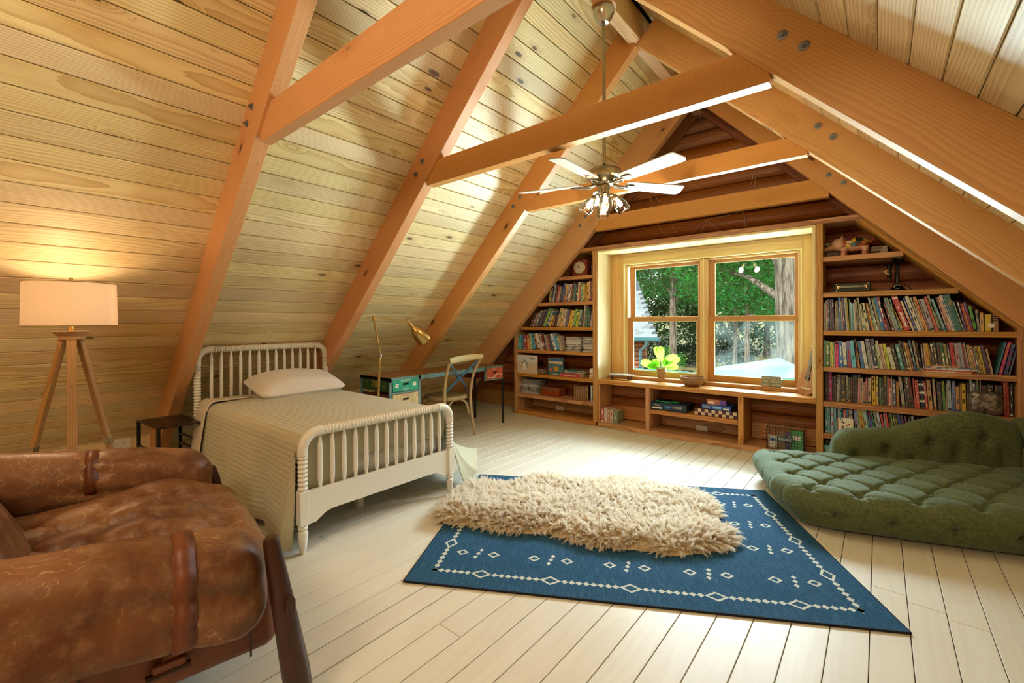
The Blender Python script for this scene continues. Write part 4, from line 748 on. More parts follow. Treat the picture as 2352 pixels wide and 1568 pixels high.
for az, tip, w_ in ((1.8, (-.03, -.02, .345), .062), (2.75, (-.235, -.03, .175), .05), (.2, (.2, -.03, .255), .06), (-.3, (.19, -.04, .165), .055), (3.6, (-.14, -.055, .14), .04), (.9, (.07, .0, .20), .045), (2.2, (-.10, .01, .19), .04)):
    tip = Vector(tip); p0 = Vector((.01*math.cos(az), .01*math.sin(az), .10)); ctrl = Vector((tip.x*.35, tip.y*.3, .10+(tip.z-.10)*.75))
    pts = [(p0*(1-q)**2+ctrl*2*q*(1-q)+tip*q*q) for q in np.linspace(0, 1, 15)]; fr = thing('frond', None, None); fr.parent = pt
    MB().tube(pts[:9], [.0028-.0001*i for i in range(9)], 6).build('stem', stemm, fr); m = MB()
    side = (tip-p0).cross(Vector((0, 1, .2))).normalized()
    for i in range(4, 14):
        q = (i-4)/10; c0 = pts[i]; d = (pts[min(i+1, 14)]-pts[i-1]).normalized(); wl = w_*math.sin(PI*(.18+.8*q))**.7
        for s_ in (-1, 1):
            e = c0+side*s_*wl*1.1+d*wl*.9+Vector((0, 0, -.12*wl)); b_ = d*.0075
            m.add([c0-b_, c0+b_, (c0+e)/2+d*.013+Vector((0, 0, .003)), e, (c0+e)/2-d*.010], [[0, 1, 2, 3, 4]], 0, True)
    m.build('leaf_blade', 'leaf', fr)
bo = thing('wooden_bowl', 'round brown wooden bowl with a white crystal on window seat', 'bowl', (-1.522, 4.842, .5575))
MB().lathe([(.06, 0), (.075, .004), (.115, .05), (.125, .085), (.122, .098), (.115, .098), (.108, .06), (.06, .02), (0, .016)], 32).build('bowl_body', wood('bowl_wood', '9a7656', '5c3f2a', ring=12, contrast=.6, knots=0, rough=.4), bo)
o = MB().lathe([(.022, 0), (.03, .02), (.018, .05), (.0, .062)], 6, smooth=False).build('crystal', plain('white_quartz', 'e4e2e6', .3)); o.location = (-1.512, 4.842, .578); tag(o, 'white pointed quartz crystal inside the wooden bowl', 'crystal')
o = MB().lathe([(.018, 0), (.026, .014), (.012, .034), (.0, .04)], 6, smooth=False).build('crystal', plain('pale_quartz', 'cfc6cc', .3)); o.location = (-1.555, 4.822, .577); tag(o, 'smaller pale crystal beside the pointed one in wooden bowl', 'crystal')
sb = thing('sign_block', 'grey block sign reading LOVE YOU TO THE MOON AND BACK', 'sign', (-.815, 4.975, .5945), .05)
MB().box(-.082, .082, 0, .035, 0, .104, c=.002).build('block', plain('grey_green_block', '7f8c84', .7, var=.1, scale=40), sb)
for i, (w_, wd) in enumerate((('LOVE', 'YOU TO'), ('THE', 'MOON'), ('AND', 'BACK'))):
    z = .083-.032*i; text(w_, .028, 'plate', sb, Matrix.Translation((-.076, -.001, z)) @ RX, align='LEFT', sx=.95); text(wd, .028, 'plate', sb, Matrix.Translation((.078, -.001, z)) @ RX, align='RIGHT', sx=.72 if i == 0 else .95)
# ukulele leaning in the corner of the niche
uk = thing('ukulele', 'small tan ukulele leaning in the right corner of the window niche', 'ukulele'); uk.matrix_world = Matrix.Translation((-.533, 4.885, .5585)) @ Matrix.Rotation(.16, 4, 'Y') @ Matrix.Rotation(-.14, 4, 'X') @ Matrix.Rotation(-.35, 4, 'Z') @ RX
def uke(s): 
    out = []
    for t_ in np.linspace(0, 2*PI, 48, endpoint=False):
        y = -math.cos(t_); w_ = .080*(1-((y+.35)/1.0)**2*.75) if y < .1 else .052+.010*math.cos((y-.55)*4)
        w_ = np.interp(y, [-1, -.9, -.6, -.3, 0, .25, .5, .75, .93, 1], [0, .045, .080, .083, .070, .060, .062, .060, .035, 0]); out.append((s*w_*(1 if math.sin(t_) > 0 else -1), y*.122+.122))
    return out
mah = wood('uke_side', '8a4a2c', '5c2c18', ring=25, contrast=.3, knots=0, rough=.35); sp = wood('uke_top', 'bd8a66', '93613f', ring=40, contrast=.3, knots=0, rough=.4)
P = uke(1); MB().prism(P, -.055, -.002).build('body', mah, uk); MB().prism(P, -.002, .0005).build('soundboard', sp, uk)
MB().lathe([(.024, .0006), (.024, .0012), (0, .0012)], 24, M=Matrix.Translation((0, .152, 0))).build('sound_hole', plain('hole_blue', '1a2434', .6), uk)
MB().box(-.016, .016, .165, .425, .0, .009, c=.002).build('fretboard', plain('fretboard', '4a3a34', .5), uk); MB().box(-.015, .015, .24, .425, -.018, .0, c=.004).build('neck', mah, uk)
m = MB()
for i in range(13): m.box(-.0155, .0155, .19+.0185*i, .1913+.0185*i, .009, .0102)
m.build('frets', 'nickel', uk); MB().box(-.021, .021, .425, .52, -.012, .002, c=.004, M=Matrix.Translation((0, .425, 0)) @ Matrix.Rotation(-.2, 4, 'X') @ Matrix.Translation((0, -.425, 0))).build('headstock', sp, uk)
MB().box(-.04, .04, .052, .066, .0005, .008, c=.002).build('bridge', 'plate', uk); m = MB()
for x in (-.010, -.0035, .0035, .010): m.tube([(x, .06, .0085), (x*.9, .43, .0115), (x*1.3, .48, -.002)], .0009, 4)
m.build('strings', 'ink_white', uk)
for i, (x, y) in enumerate(((-.026, .455), (-.026, .49), (.026, .455), (.026, .49))): MB().lathe([(.004, -.008), (.006, 0), (.004, .008)], 8, M=Matrix.Translation((x, y, -.012)) @ Matrix.Rotation(PI/2, 4, 'Y')).build('tuning_peg', 'ink_white', uk)
m = MB()
for a0 in (0, 2.1, 4.2):
    m.tube([(.018*q*math.cos(a0+q*3.2)-.02, .035+.016*q*math.sin(a0+q*3.2), .001) for q in np.linspace(.1, 1.6, 14)], .0008, 4)
m.build('wave_engraving', plain('engraving', '5c3a26', .6), uk)
# loose wires hanging over the log wall
wr_ = thing('loose_wires', 'thin pale wires trailing over the logs above the window', 'wire')
for pts in ([(1512, 511), (1520, 530), (1535, 543)], [(1537, 506), (1548, 524), (1554, 534)], [(1583, 538), (1600, 523), (1618, 508), (1640, 501), (1668, 496), (1690, 490), (1705, 482)], [(1611, 534), (1617, 522), (1622, 512)], [(1625, 505), (1636, 518), (1656, 530)], [(1706, 483), (1711, 500), (1712, 521)], [(1722, 430), (1728, 412), (1733, 394)], [(1733, 428), (1735, 410), (1737, 392)], [(1492, 447), (1496, 460), (1499, 468)], [(1503, 446), (1512, 460), (1517, 466)]):
    MB().tube([at(x, y, 'y', 5.045) for x, y in pts], .0022, 5).build('wire', 'wire', wr_)
# ================================================================ bed
bed = thing('spindle_bed', 'white spool-turned spindle bed against the sloped wall', 'bed', (-2.385, 1.652, 0), PI-.006)
def spool(m, p0, p1, r1, r0, pitch, seg=14):
    """a run of turned beads"""
    p0, p1 = Vector(p0), Vector(p1); L = (p1-p0).length; nb = max(1, round(L/pitch)); prof = []
    for i in range(nb):
        for q in (0, .18, .5, .82): prof.append((r0+(r1-r0)*math.sin(PI*q)**.6 if q else r0, (i+q)*L/nb))
    prof.append((r0, L)); m.lathe(prof, seg, 0, lathe_along(p0, p1))
def bed_end(x, ztop, zr0, zr1, zblk, head):
    pn = 'headboard' if head else 'footboard'
    for s in (1, -1):
        y = s*.527; m = MB(); zb = ztop-.115
        m.lathe([(.013, 0), (.015, .004), (.026, .10), (.026, .118), (.016, .124)], 16, M=Matrix.Translation((x, y, 0)))
        spool(m, (x, y, .124), (x, y, zblk), .026, .016, .022)
        m.box(x-.026, x+.026, y-.026, y+.026, zblk, zr1+.01, c=.003)
        spool(m, (x, y, zr1+.01), (x, y, zb-.03), .027, .0175, .0225)
        m.build('post', 'white', bed)
        m = MB(); m.tube([(x, y, zb-.03), (x, y, zb)]+[(x, y-s*.088*(1-math.cos(a)), zb+.088*math.sin(a)) for a in np.linspace(.15, PI/2, 8)]+[(x, y-s*.112, zb+.088)], .027, 16); m.build('corner_bend', 'white', bed)
    m = MB(); spool(m, (x, .415, ztop-.027), (x, -.415, ztop-.027), .0275, .019, .0205); m.build('top_rail', 'white', bed)
    for i in range(13):
        y = .43-.86*i/12; L = ztop-.045-(zr1-.01); m = MB()
        m.lathe([(.007, 0), (.008, .01), (.0125, .05), (.0135, L*.25), (.0125, L-.06), (.007, L-.012), (.006, L)], 10, M=Matrix.Translation((x, y, zr1-.01))); m.build('spindle', 'white', bed)
    # bottom panel with its scalloped corners
    pts = [(-.502, zr1), (-.502, zr0), (-.46, zr0), (-.445, zr0+.012), (-.40, zr0+.038), (-.36, zr0+.045), (.36, zr0+.045), (.40, zr0+.038), (.445, zr0+.012), (.46, zr0), (.502, zr0), (.502, zr1)]
    m = MB(); m.prism(pts, -.014, .014, Matrix.Translation((x, 0, 0)) @ Matrix(((0, 0, 1, 0), (1, 0, 0, 0), (0, 1, 0, 0), (0, 0, 0, 1)))); m.build('end_panel', 'white', bed)
bed_end(0, .672, .155, .330, .155, False); bed_end(1.79, 1.055, .155, .330, .155, True)
for s in (1, -1): MB().box(.02, 1.77, s*.50-.012, s*.50+.012, .19, .31, c=.003).build('side_rail', 'white', bed)
MB().box(.06, 1.75, -.46, .46, .27, .29).build('slat_deck', 'white', bed)
for x in (.32, 1.0, 1.5): MB().box(x-.022, x+.022, -.022, .022, 0, .27, c=.002).build('leg', 'white', bed)
t = NT('mattress_white'); co = t.n('TexCoord').outputs['Object']; vo = t.n('TexVoronoi', {'Vector': co, 'Scale': 9.}).outputs['Distance']; t.bsdf(color='ddd6c6', rough=.85, normal=t.bump(vo, .6, .02)); MAT['mattress'] = t.m
mt = soft('mattress', 'mattress', .85, .487, .145, .05, (30, 20, 6), None, M=Matrix.Translation((0, 0, 0))); mt.matrix_world = bed.matrix_basis @ Matrix.Translation((.91, 0, .438)) if False else Matrix.LocRotScale(bed.location, bed.rotation_euler, None) @ Matrix.Translation((.91, 0, .438))
tag(mt, 'white quilted mattress showing behind the footboard spindles', 'mattress')
# quilt: a draped sheet with stitched channels
BEDM = Matrix.LocRotScale(bed.location, bed.rotation_euler, None)
def quilt():
    nu, nv = 190, 330
    V = np.linspace(-1.16, 1.10, nv); U = np.linspace(-.22, 1.60, nu); P = np.zeros((nu, nv, 3)); w = .475; r = .06; zt = .622
    for i, u in enumerate(U):
        for j, v in enumerate(V):
            s = 1 if v > 0 else -1; a = abs(v); puff = .018*math.sin(PI*min(1, max(0, (u+.0)/1.8)))+.010*math.cos(v*3)
            hang = 0
            if a <= w: y = a; z = zt+puff*(1-(a/w)**4); ny, nz = 0, 1
            elif a < w+r*PI/2: q = (a-w)/r; y = w+r*math.sin(q); z = zt-r+r*math.cos(q); ny, nz = math.sin(q), math.cos(q)
            else:
                hang = a-w-r*PI/2; flare = (.10 if s > 0 else .20+.75*max(0, 1-abs(u-.22)/.62)**1.5); ang = min(flare, .95)
                y = w+r+hang*math.sin(ang*min(1, .35+hang)); z = zt-r-hang*math.cos(ang*min(1, .35+hang)); ny, nz = 1, .15
            x = u
            # the foot end falls behind the footboard
            if u < .045:
                d = .045-u
                if a < w+.03: x = .045-.012*min(1, d/.05)+.006*math.sin(v*18); z -= d*(.75+.25*math.sin(v*5+.5)+(.9 if v > .2 else 0)*min(1, (v-.2)*4) if v > .2 else d*.0+.75); x = max(x, .03)
                else: k = min(1, (a-w-.03)/.1); x = .045-d*k*.12; z -= d*(1-k)*.6; y += .028*k*min(1, d*8)*(s > 0)
            if hang > 0:
                f = min(1, hang/.45); y += f*(.020*math.sin(u*8.5+s)+.012*math.sin(u*19+2*s))+f*.03*math.exp(-((u-.08)/.16)**2)*(s > 0)
                if s > 0: z += .05*f*max(0, u-1.2)
            if s > 0: z = max(z, .050+.02*math.sin(u*5))
            else: z = max(z, .006+.004*math.sin(u*40))
            # stitched channels along the length, cross stitches between them
            st = abs(math.sin(PI*v/.030)); pf = .0036*st**.5+.0012*abs(math.sin(PI*u/.016))*st
            P[i, j] = (x, s*(y+ny*pf), z+nz*pf)
    return P
P = quilt(); t = NT('quilt_sage'); co = t.n('TexCoord').outputs['Object']; nz = t.noise(co, 160., 3.).outputs['Fac']
wv = t.n('TexWave', {'Vector': co, 'Scale': 62., 'Distortion': .4}, bands_direction='Y').outputs['Fac']
gi = t.n('NewGeometry').outputs['Backfacing']; base = t.mix(t.math('MULTIPLY', wv, .35), 'bdb596', '9c9678'); base = t.mix(t.mapr(nz, .3, .7, 0, .3), base, 'd6cfb4'); t.bsdf(color=t.mix(gi, base, 'b9cdb6'), rough=.9, sheen=.25, normal=t.bump(nz, .35, .002)); MAT['quilt'] = t.m
qu = MB().grid(P).build('quilt', 'quilt', sharp=False); so = qu.modifiers.new('thick', 'SOLIDIFY'); so.thickness = .006; so.offset = -1; qu.matrix_world = BEDM; tag(qu, 'sage quilted bedspread with stitched channels draped over the bed', 'bedspread')
# its turned-back end at the head
nu, nv = 24, 120; V = np.linspace(-.55, 1.05, nv); U = np.linspace(0, 1, nu); P2 = np.zeros((nu, nv, 3))
for i, u in enumerate(U):
    for j, v in enumerate(V):
        a = abs(v); s = 1 if v > 0 else -1; w = .478; r = .066; x = 1.50+.20*u
        if a <= w: y, z = a, .648-.008*u
        elif a < w+r*PI/2: q = (a-w)/r; y, z = w+r*math.sin(q), .582+r*math.cos(q)
        else: h = a-w-r*PI/2; y, z = w+r+.012+h*.13+.05*max(0, h-.3)*math.sin(3*u), .582-h*.96; x += .05*h*math.sin(u*3+h*9)
        P2[i, j] = (x, s*y, max(z, .05)+.004*abs(math.sin(PI*v/.03))**.5)
t = NT('quilt_lining'); nz = t.noise(t.n('TexCoord').outputs['Object'], 120.).outputs['Fac']; t.bsdf(color=t.mix(nz, 'c9bca6', 'ddd2c0'), rough=.9, normal=t.bump(nz, .2, .002)); MAT['lining'] = t.m
tb = MB().grid(P2).build('turned_edge', 'lining', qu, sharp=False); so = tb.modifiers.new('thick', 'SOLIDIFY'); so.thickness = .008; so.offset = -1
# pillow
def pillow_post(P):
    x, y, z = P[:, 0]/.215, P[:, 1]/.36, P[:, 2]
    k = np.clip(1-np.abs(x)**3.0, 0.05, 1)**.5*np.clip(1-np.abs(y)**3.4, .05, 1)**.5; out = P.copy(); out[:, 2] = z*k*(1+.10*np.sin(P[:, 1]*9+1))
    wr = vnoise(P*np.array([1, 1, .3]), 26, 4)*.005; out[:, 2] += wr*np.sign(z); out[:, 0] += .02*np.sign(P[:, 0])*(np.abs(y)**6); out[:, 0] -= .018*np.sign(P[:, 0])*(1-np.abs(y)**2)*np.abs(x)**4*0
    return out
pl = soft('pillow', plain('pillow_cotton', 'e6ddd2', .85, sheen=.2), .215, .36, .105, .09, (26, 40, 12), None, post=pillow_post); pl.matrix_world = BEDM @ Matrix.Translation((1.50, -.12, .715)) @ Matrix.Rotation(-.22, 4, 'Y') @ Matrix.Rotation(.03, 4, 'Z'); tag(pl, 'white cotton pillow lying at the head of the bed', 'pillow')
# ================================================================ side table
st = thing('side_table', 'small dark metal side table between the armchair and bed', 'table', (-4.172, .955, 0), .055)
TW, TD, TH_ = .237, .145, .50; dk = plain('dark_table', '2a1d15', .35, .2)
MB().box(-TW, TW, -TD, TD, TH_-.012, TH_, c=.002).build('tabletop', dk, st); MB().box(-TW+.003, -TW+.05, -TD-.001, TD+.001, TH_-.011, TH_+.001, c=.001).build('end_strip', plain('strip_brown', '7a5a42', .5), st)
for sx in (-1, 1):
    for sy in (-1, 1):
        lg = MB().box(sx*(TW-.012)-.011, sx*(TW-.012)+.011, sy*(TD-.012)-.011, sy*(TD-.012)+.011, .012, TH_-.012, c=.001).build('leg', 'black', st); MB().lathe([(.017, 0), (.017, .006), (.009, .012)], 12, M=Matrix.Translation((sx*(TW-.012), sy*(TD-.012), 0))).build('foot', 'black', lg)
for z in (.10,):
    for sy in (-1, 1): MB().box(-TW+.02, TW-.02, sy*(TD-.012)-.008, sy*(TD-.012)+.008, z-.008, z+.008).build('stretcher', 'black', st)
    for sx in (-1, 1): MB().box(sx*(TW-.012)-.008, sx*(TW-.012)+.008, -TD+.02, TD-.02, z-.008, z+.008).build('stretcher', 'black', st)
MB().box(-TW+.02, TW-.02, TD-.020, TD-.004, .262, .278).build('stretcher', 'black', st); MB().box(-TW+.02, TW-.02, -TD+.004, -TD+.020, .295, .311).build('stretcher', 'black', st); MB().box(-TW+.02, TW-.02, TD-.020, TD-.004, .335, .351).build('stretcher', 'black', st)
p_ = at(275, 1019, 'x', -5.03); outlet((-5.033, p_.y, max(.1, p_.z)), Matrix.Rotation(PI/2, 4, 'Z') @ RX, 'cream wall outlet low on the wall behind the tripod lamp', .15, .09)
# ================================================================ tripod floor lamp
fl_ = thing('floor_lamp', 'wooden tripod floor lamp with a white drum shade', 'lamp', (-3.50, .355, 0)); LZ = 1.165
for a in (-.10, -.10+2.094, -.10-2.094):
    d = Vector((math.cos(a), math.sin(a), 0)); top = d*.038+Vector((0, 0, LZ-.012)); bot = d*.30+Vector((0, 0, 0)); up = Vector((-math.sin(a), math.cos(a), 0)); mid = top.lerp(bot, .53)
    lg = beam('leg', 'lampwood', top, mid, .024, .042, fl_, up=up, c=.003); lo = beam('leg', 'lampwood', mid, bot, .022, .036, fl_, up=up, c=.003)
    e = (top-mid).normalized()*.022; beam('leg_band', 'nickel', mid+e, mid-e, .028, .046, fl_, up=up, c=.002)
    for q in (.22, .8): p = top.lerp(bot, q)+up*.0; MB().lathe([(.0, .0), (.005, 0), (.004, .002)], 8, M=Matrix.Translation(p+d*.0135) @ lathe_along((0, 0, 0), d)).build('screw', 'nickel', fl_)
MB().lathe([(.048, LZ-.016), (.055, LZ-.012), (.056, LZ+.006), (.078, LZ+.028), (.080, LZ+.034), (.0, LZ+.034)], 28).build('hub', 'lampwood', fl_)
MB().lathe([(.011, LZ+.03), (.011, 1.40)], 14).build('stem', 'brass', fl_); MB().lathe([(.009, 1.465), (.009, 1.495), (.004, 1.50)], 12).build('finial', 'brass', fl_)
t = NT('shade_linen'); co = t.n('TexCoord').outputs['Object']; nz = t.noise(t.vm('MULTIPLY', co, (1, 1, 6)), 60., 3.).outputs['Fac']; c_ = t.mix(nz, 'efe2d2', 'e2d3c0'); df = t.n('BsdfDiffuse', {0: c_}); tl = t.n('BsdfTranslucent', {0: c_}); t.t.links.new(t.n('MixShader', {0: .5, 1: df, 2: tl}).outputs[0], t.out.inputs[0]); MAT['shade'] = t.m
MB().lathe([(.196, 1.228), (.192, 1.468)], 48, cap=False).lathe([(.191, 1.468), (.195, 1.228)], 48, cap=False).build('lamp_shade', 'shade', fl_)
m = MB()
for z, r_ in ((1.229, .1955), (1.467, .192)): m.tube([(r_*math.cos(a), r_*math.sin(a), z) for a in np.linspace(0, 2*PI, 49)], .0022, 5)
for k in range(3): a = 2.1*k; m.tube([(.01*math.cos(a), .01*math.sin(a), 1.465), (.192*math.cos(a), .192*math.sin(a), 1.465)], .0016, 5)
m.build('shade_frame', 'brass', fl_)
t = NT('bulb_glow'); t.t.links.new(t.n('Emission', {0: (1, .72, .4, 1), 1: 12.}).outputs[0], t.out.inputs[0]); MAT['bulb'] = t.m
MB().lathe([(.0, 1.40), (.013, 1.405), (.028, 1.43), (.02, 1.455), (0, 1.46)], 14).build('bulb', 'bulb', fl_)
MB().tube([(.03, -.02, LZ-.02), (.05, -.02, .8), (.10, .0, .35), (.16, .05, .02), (.3, .1, .006)], .003, 6).build('power_cord', 'wire', fl_)
lamp('floor_lamp_light', (-3.50, .355, 1.36), 8, (1, .72, .42), .06)
# ================================================================ leather lounge chair
t = NT('worn_leather'); co = t.n('TexCoord').outputs['Object']; n1 = t.noise(co, 3.2, 5., .62, .4).outputs['Fac']; n2 = t.noise(co, 14., 6., .7).outputs['Fac']
scr = t.n('TexWave', {'Vector': t.vm('ADD', co, t.vm('MULTIPLY', t.noise(co, 5., 3.).outputs['Color'], (.25, .25, .25))), 'Scale': 9., 'Distortion': 9., 'Detail': 3., 'Detail Scale': 2.}).outputs['Fac']
c_ = t.mix(t.mapr(n1, .30, .68), '5c341e', '8f6240'); c_ = t.mix(t.math('MULTIPLY', t.mapr(n2, .46, .72), .38), c_, 'a8865f'); c_ = t.mix(t.math('MULTIPLY', t.mapr(scr, .965, 1.), t.mapr(n1, .42, .6, 0, .4)), c_, 'd2b48a'); c_ = t.mix(t.math('MULTIPLY', t.mapr(t.noise(co, 7.5, 4.).outputs['Fac'], .60, .74), .6), c_, '43230f')
cr_ = t.n('TexVoronoi', {'Vector': co, 'Scale': 140.}).outputs['Distance']; t.bsdf(color=c_, rough=t.mapr(n2, .3, .7, .34, .55), spec=.4, normal=t.bump(t.math('ADD', t.math('MULTIPLY', cr_, .35), n2), .22, .004)); MAT['leather'] = t.m
t = NT('saddle_leather'); co = t.n('TexCoord').outputs['Object']; n1 = t.noise(co, 5., 5., .6).outputs['Fac']; t.bsdf(color=t.mix(t.mapr(n1, .3, .7), '5a2a14', '7c4424'), rough=.45, normal=t.bump(n1, .15, .004)); MAT['saddle'] = t.m
ac = thing('lounge_chair', 'big worn tan leather lounge chair with dark wooden legs in foreground', 'armchair', (-2.245, .330, 0), -.17)
def leatherdisp(seed, amp=.008):
    def f(P, N): return vnoise(P, 9, seed)*amp+vnoise(P, 26, seed+1)*amp*.35
    return f
# low leather-covered frame
def apron_disp(P, N): return vnoise(P, 7, 3)*.006
soft('seat_frame', 'saddle', .62, .50, .115, .05, (30, 24, 8), ac, disp=apron_disp, M=Matrix.Translation((0, -.06, .265)))
for x in (-.42, -.05, .35): MB().box(.6225, .6245, x-.003, x+.003, .16, .36).build('seam', 'darkwood', ac)
# tufted seat rolling over the front edge
TUF = [(-.36+.24*i+(.12 if j % 2 else 0), -.30+.155*j) for j in range(5) for i in range(4 if j % 2 == 0 else 3)]
def seat_disp(P, N):
    d = vnoise(P, 8, 11)*.010+vnoise(P, 22, 12)*.004; top = np.clip(N[:, 2]*1.4, 0, 1)
    for x, y in TUF:
        r2 = (P[:, 0]-x)**2+(P[:, 1]-y)**2; d -= top*(.060*np.exp(-r2/.0016)+.030*np.exp(-r2/.008))
    for (x0, y0) in TUF:
        for (x1, y1) in TUF:
            if (x1, y1) > (x0, y0) and .1 < math.hypot(x1-x0, y1-y0) < .21:
                L = math.hypot(x1-x0, y1-y0); ux, uy = (x1-x0)/L, (y1-y0)/L; s_ = (P[:, 0]-x0)*ux+(P[:, 1]-y0)*uy; q = np.abs((P[:, 0]-x0)*uy-(P[:, 1]-y0)*ux)
                d -= top*.034*np.exp(-(q/.011)**2)*((s_ > -.01) & (s_ < L+.01))
    return d
def seat_post(P):
    out = P.copy(); f = np.clip((P[:, 1]-.12)/.4, 0, 1); out[:, 2] -= .085*f**2; out[:, 2] += .05*np.exp(-((P[:, 1]-.12)/.2)**2)*(P[:, 2] > 0); return out
soft('seat_cushion', 'leather', .52, .46, .105, .085, (90, 84, 16), ac, disp=seat_disp, post=seat_post, M=Matrix.Translation((0, .03, .345)))
for x, y in TUF: MB().lathe([(.013, 0), (.010, .004), (0, .006)], 10, M=Matrix.Translation((x, .03+y, .398+(.05*math.exp(-((y-.12)/.2)**2)-.085*max(0, min(1, (y-.12)/.4))**2)))).build('button', 'leather', ac)
def arm_post(sx):
    def f(P):
        out = P.copy(); b = np.clip((-P[:, 1]+.45)/.9, 0, 1); out[:, 2] += .03+.17*b+.012*np.sin(P[:, 1]*6); out[:, 0] += sx*(.05*(P[:, 2] < 0)*np.clip(-P[:, 2]/.15, 0, 1)+.02*np.cos(P[:, 1]*4)); return out
    return f
def arm_disp(seed):
    def f(P, N):
        d = vnoise(P, 7, seed)*.010+vnoise(P, 24, seed+1)*.003; q = P[:, 1]-(.245 if seed == 21 else -.005)
        d -= .010*np.exp(-(np.abs(q)/.04)**2); fold = np.exp(-(q/.14)**2); d += fold*.006*np.sin(P[:, 2]*70+P[:, 1]*9+seed)*np.clip(np.abs(N[:, 0]), 0, 1)
        return d
    return f
for sx, seed in ((1, 21), (-1, 31)):
    a_ = soft('arm_cushion', 'leather', .115, .47, .150, .105, (22, 80, 34), ac, disp=arm_disp(seed), post=arm_post(sx), M=Matrix.Translation((sx*.60, -.075, .375)))
    # stitched strap round the arm
    from mathutils.bvhtree import BVHTree
    bv = BVHTree.FromPolygons([v.co.copy() for v in a_.data.vertices], [list(p.vertices) for p in a_.data.polygons]); fine = []; yk = .17 if sx > 0 else -.08; cx_, cz_ = sx*.61, .42
    for an in np.linspace(2.7, -1.35, 34):
        d_ = Vector((sx*math.cos(an), -.012*(an < .6)*(.6-an), math.sin(an))).normalized(); hit = bv.ray_cast(Vector((cx_, yk, cz_)), d_)[0]
        if hit is not None: fine.append(hit+d_*.002)
    fine += [fine[-1].lerp(Vector((sx*.634, yk-.03, .235)), q) for q in (.4, .75, 1.)]
    W_ = .028; m = MB()
    for off, w_, th_ in ((0, W_, .0), (0, W_*.72, .0035)):
        P_ = np.zeros((len(fine), 2, 3))
        for i, p in enumerate(fine):
            o_ = (Vector((p.x-cx_, 0, p.z-cz_))).normalized()*th_
            P_[i, 0] = p+o_+Vector((0, -w_, 0)); P_[i, 1] = p+o_+Vector((0, w_, 0))
        m.grid(P_ if sx > 0 else P_[:, ::-1])
    sp_ = m.build('strap', 'saddle', ac); so = sp_.modifiers.new('thick', 'SOLIDIFY'); so.thickness = .004; so.offset = 1 if sx > 0 else -1
    MB().box(sx*.63, sx*.648, yk-.07, yk+.01, .225, .262, c=.004).build('strap_loop', 'saddle', sp_); MB().tube([(sx*.642, yk-.085, .232), (sx*.642, yk+.02, .232)], .011, 8).build('strap_bar', 'darkwood', sp_)
def back_post(P):
    out = P.copy(); out[:, 1] -= .20*np.clip((P[:, 2]+.1)/.4, 0, 1.2); out[:, 1] += .04*np.cos(P[:, 0]*5.5)*(P[:, 1] > 0); return out
def back_disp(P, N):
    d = vnoise(P, 8, 41)*.012
    for x in (-.17, .17): d -= .03*np.exp(-((P[:, 0]-x)/.02)**2)
    return d
soft('back_cushion', 'leather', .50, .12, .20, .11, (60, 16, 30), ac, disp=back_disp, post=back_post, M=Matrix.Translation((0, -.36, .50)))
for sx in (-1, 1):
    for y0, yt in ((.475, .395), (-.52, -.46)):
        b_ = Vector((sx*.735, y0, 0)); t_ = Vector((sx*.685, yt, .555 if y0 > 0 and sx > 0 else .45)); lg = MB().lathe([(.030, 0), (.038, .02), (.042, .12), (.032, .39), (.0245, .545 if y0 > 0 and sx > 0 else .44), (.020, .562 if y0 > 0 and sx > 0 else .455), (0, .564 if y0 > 0 and sx > 0 else .457)], 20, M=lathe_along(b_, t_)).build('leg', 'darkwood', ac)
        p = b_.lerp(t_, .63); MB().box(-.028, .028, -.014, .014, -.02, .02, c=.003, M=Matrix.Translation(p+Vector((sx*.03, .012, 0)))).build('wedge_peg', 'darkwood', lg)
# ================================================================ desk of old crates
dsk = thing('crate_desk', 'long narrow desk with a wood top on blue-green metal frame and crate drawers', 'desk', (-3.565, 2.505, 0)); frm = plain('frame_patina', '6f8c8c', .55, .3, var=.25, scale=14); dfr = plain('frame_dark', '2c2622', .5, .4)
L_, D_ = 1.665, .50; HT = .712
beam('desktop', 'desktop', (-D_/2, 0, HT-.012), (-D_/2, L_, HT-.012), D_-.012, .022, dsk)
for a, b, c, d in ((-.016, .0, 0, L_), (-D_, -D_+.016, 0, L_)): MB().box(a, b, c, d, HT-.045, HT, c=.002).build('frame_rail', frm, dsk)
for y in (0, L_-.016): MB().box(-D_, 0, y, y+.016, HT-.034, HT-.001, c=.002).build('frame_rail', dfr, dsk)
for x in (-.022, -D_):
    for y in (0, L_-.024): MB().box(x, x+.022, y, y+.024, .0, HT-.002, c=.002).build('leg', dfr if y else frm, dsk)
for x in (-.02, -D_): MB().box(x, x+.02, .345, .37, .0, HT-.002, c=.002).build('leg', frm, dsk)
for x in (-.02, -D_): MB().box(x, x+.02, L_-.345, L_-.325, HT-.165, HT-.004, c=.002).build('drawer_hanger', frm, dsk)
for z in (.56, .41, .26): MB().box(-.018, 0, .024, .345, z-.008, z+.008, c=.001).build('frame_rail', frm, dsk)
MB().box(-.018, 0, L_-.325, L_-.024, HT-.165, HT-.150, c=.001).build('frame_rail', frm, dsk)
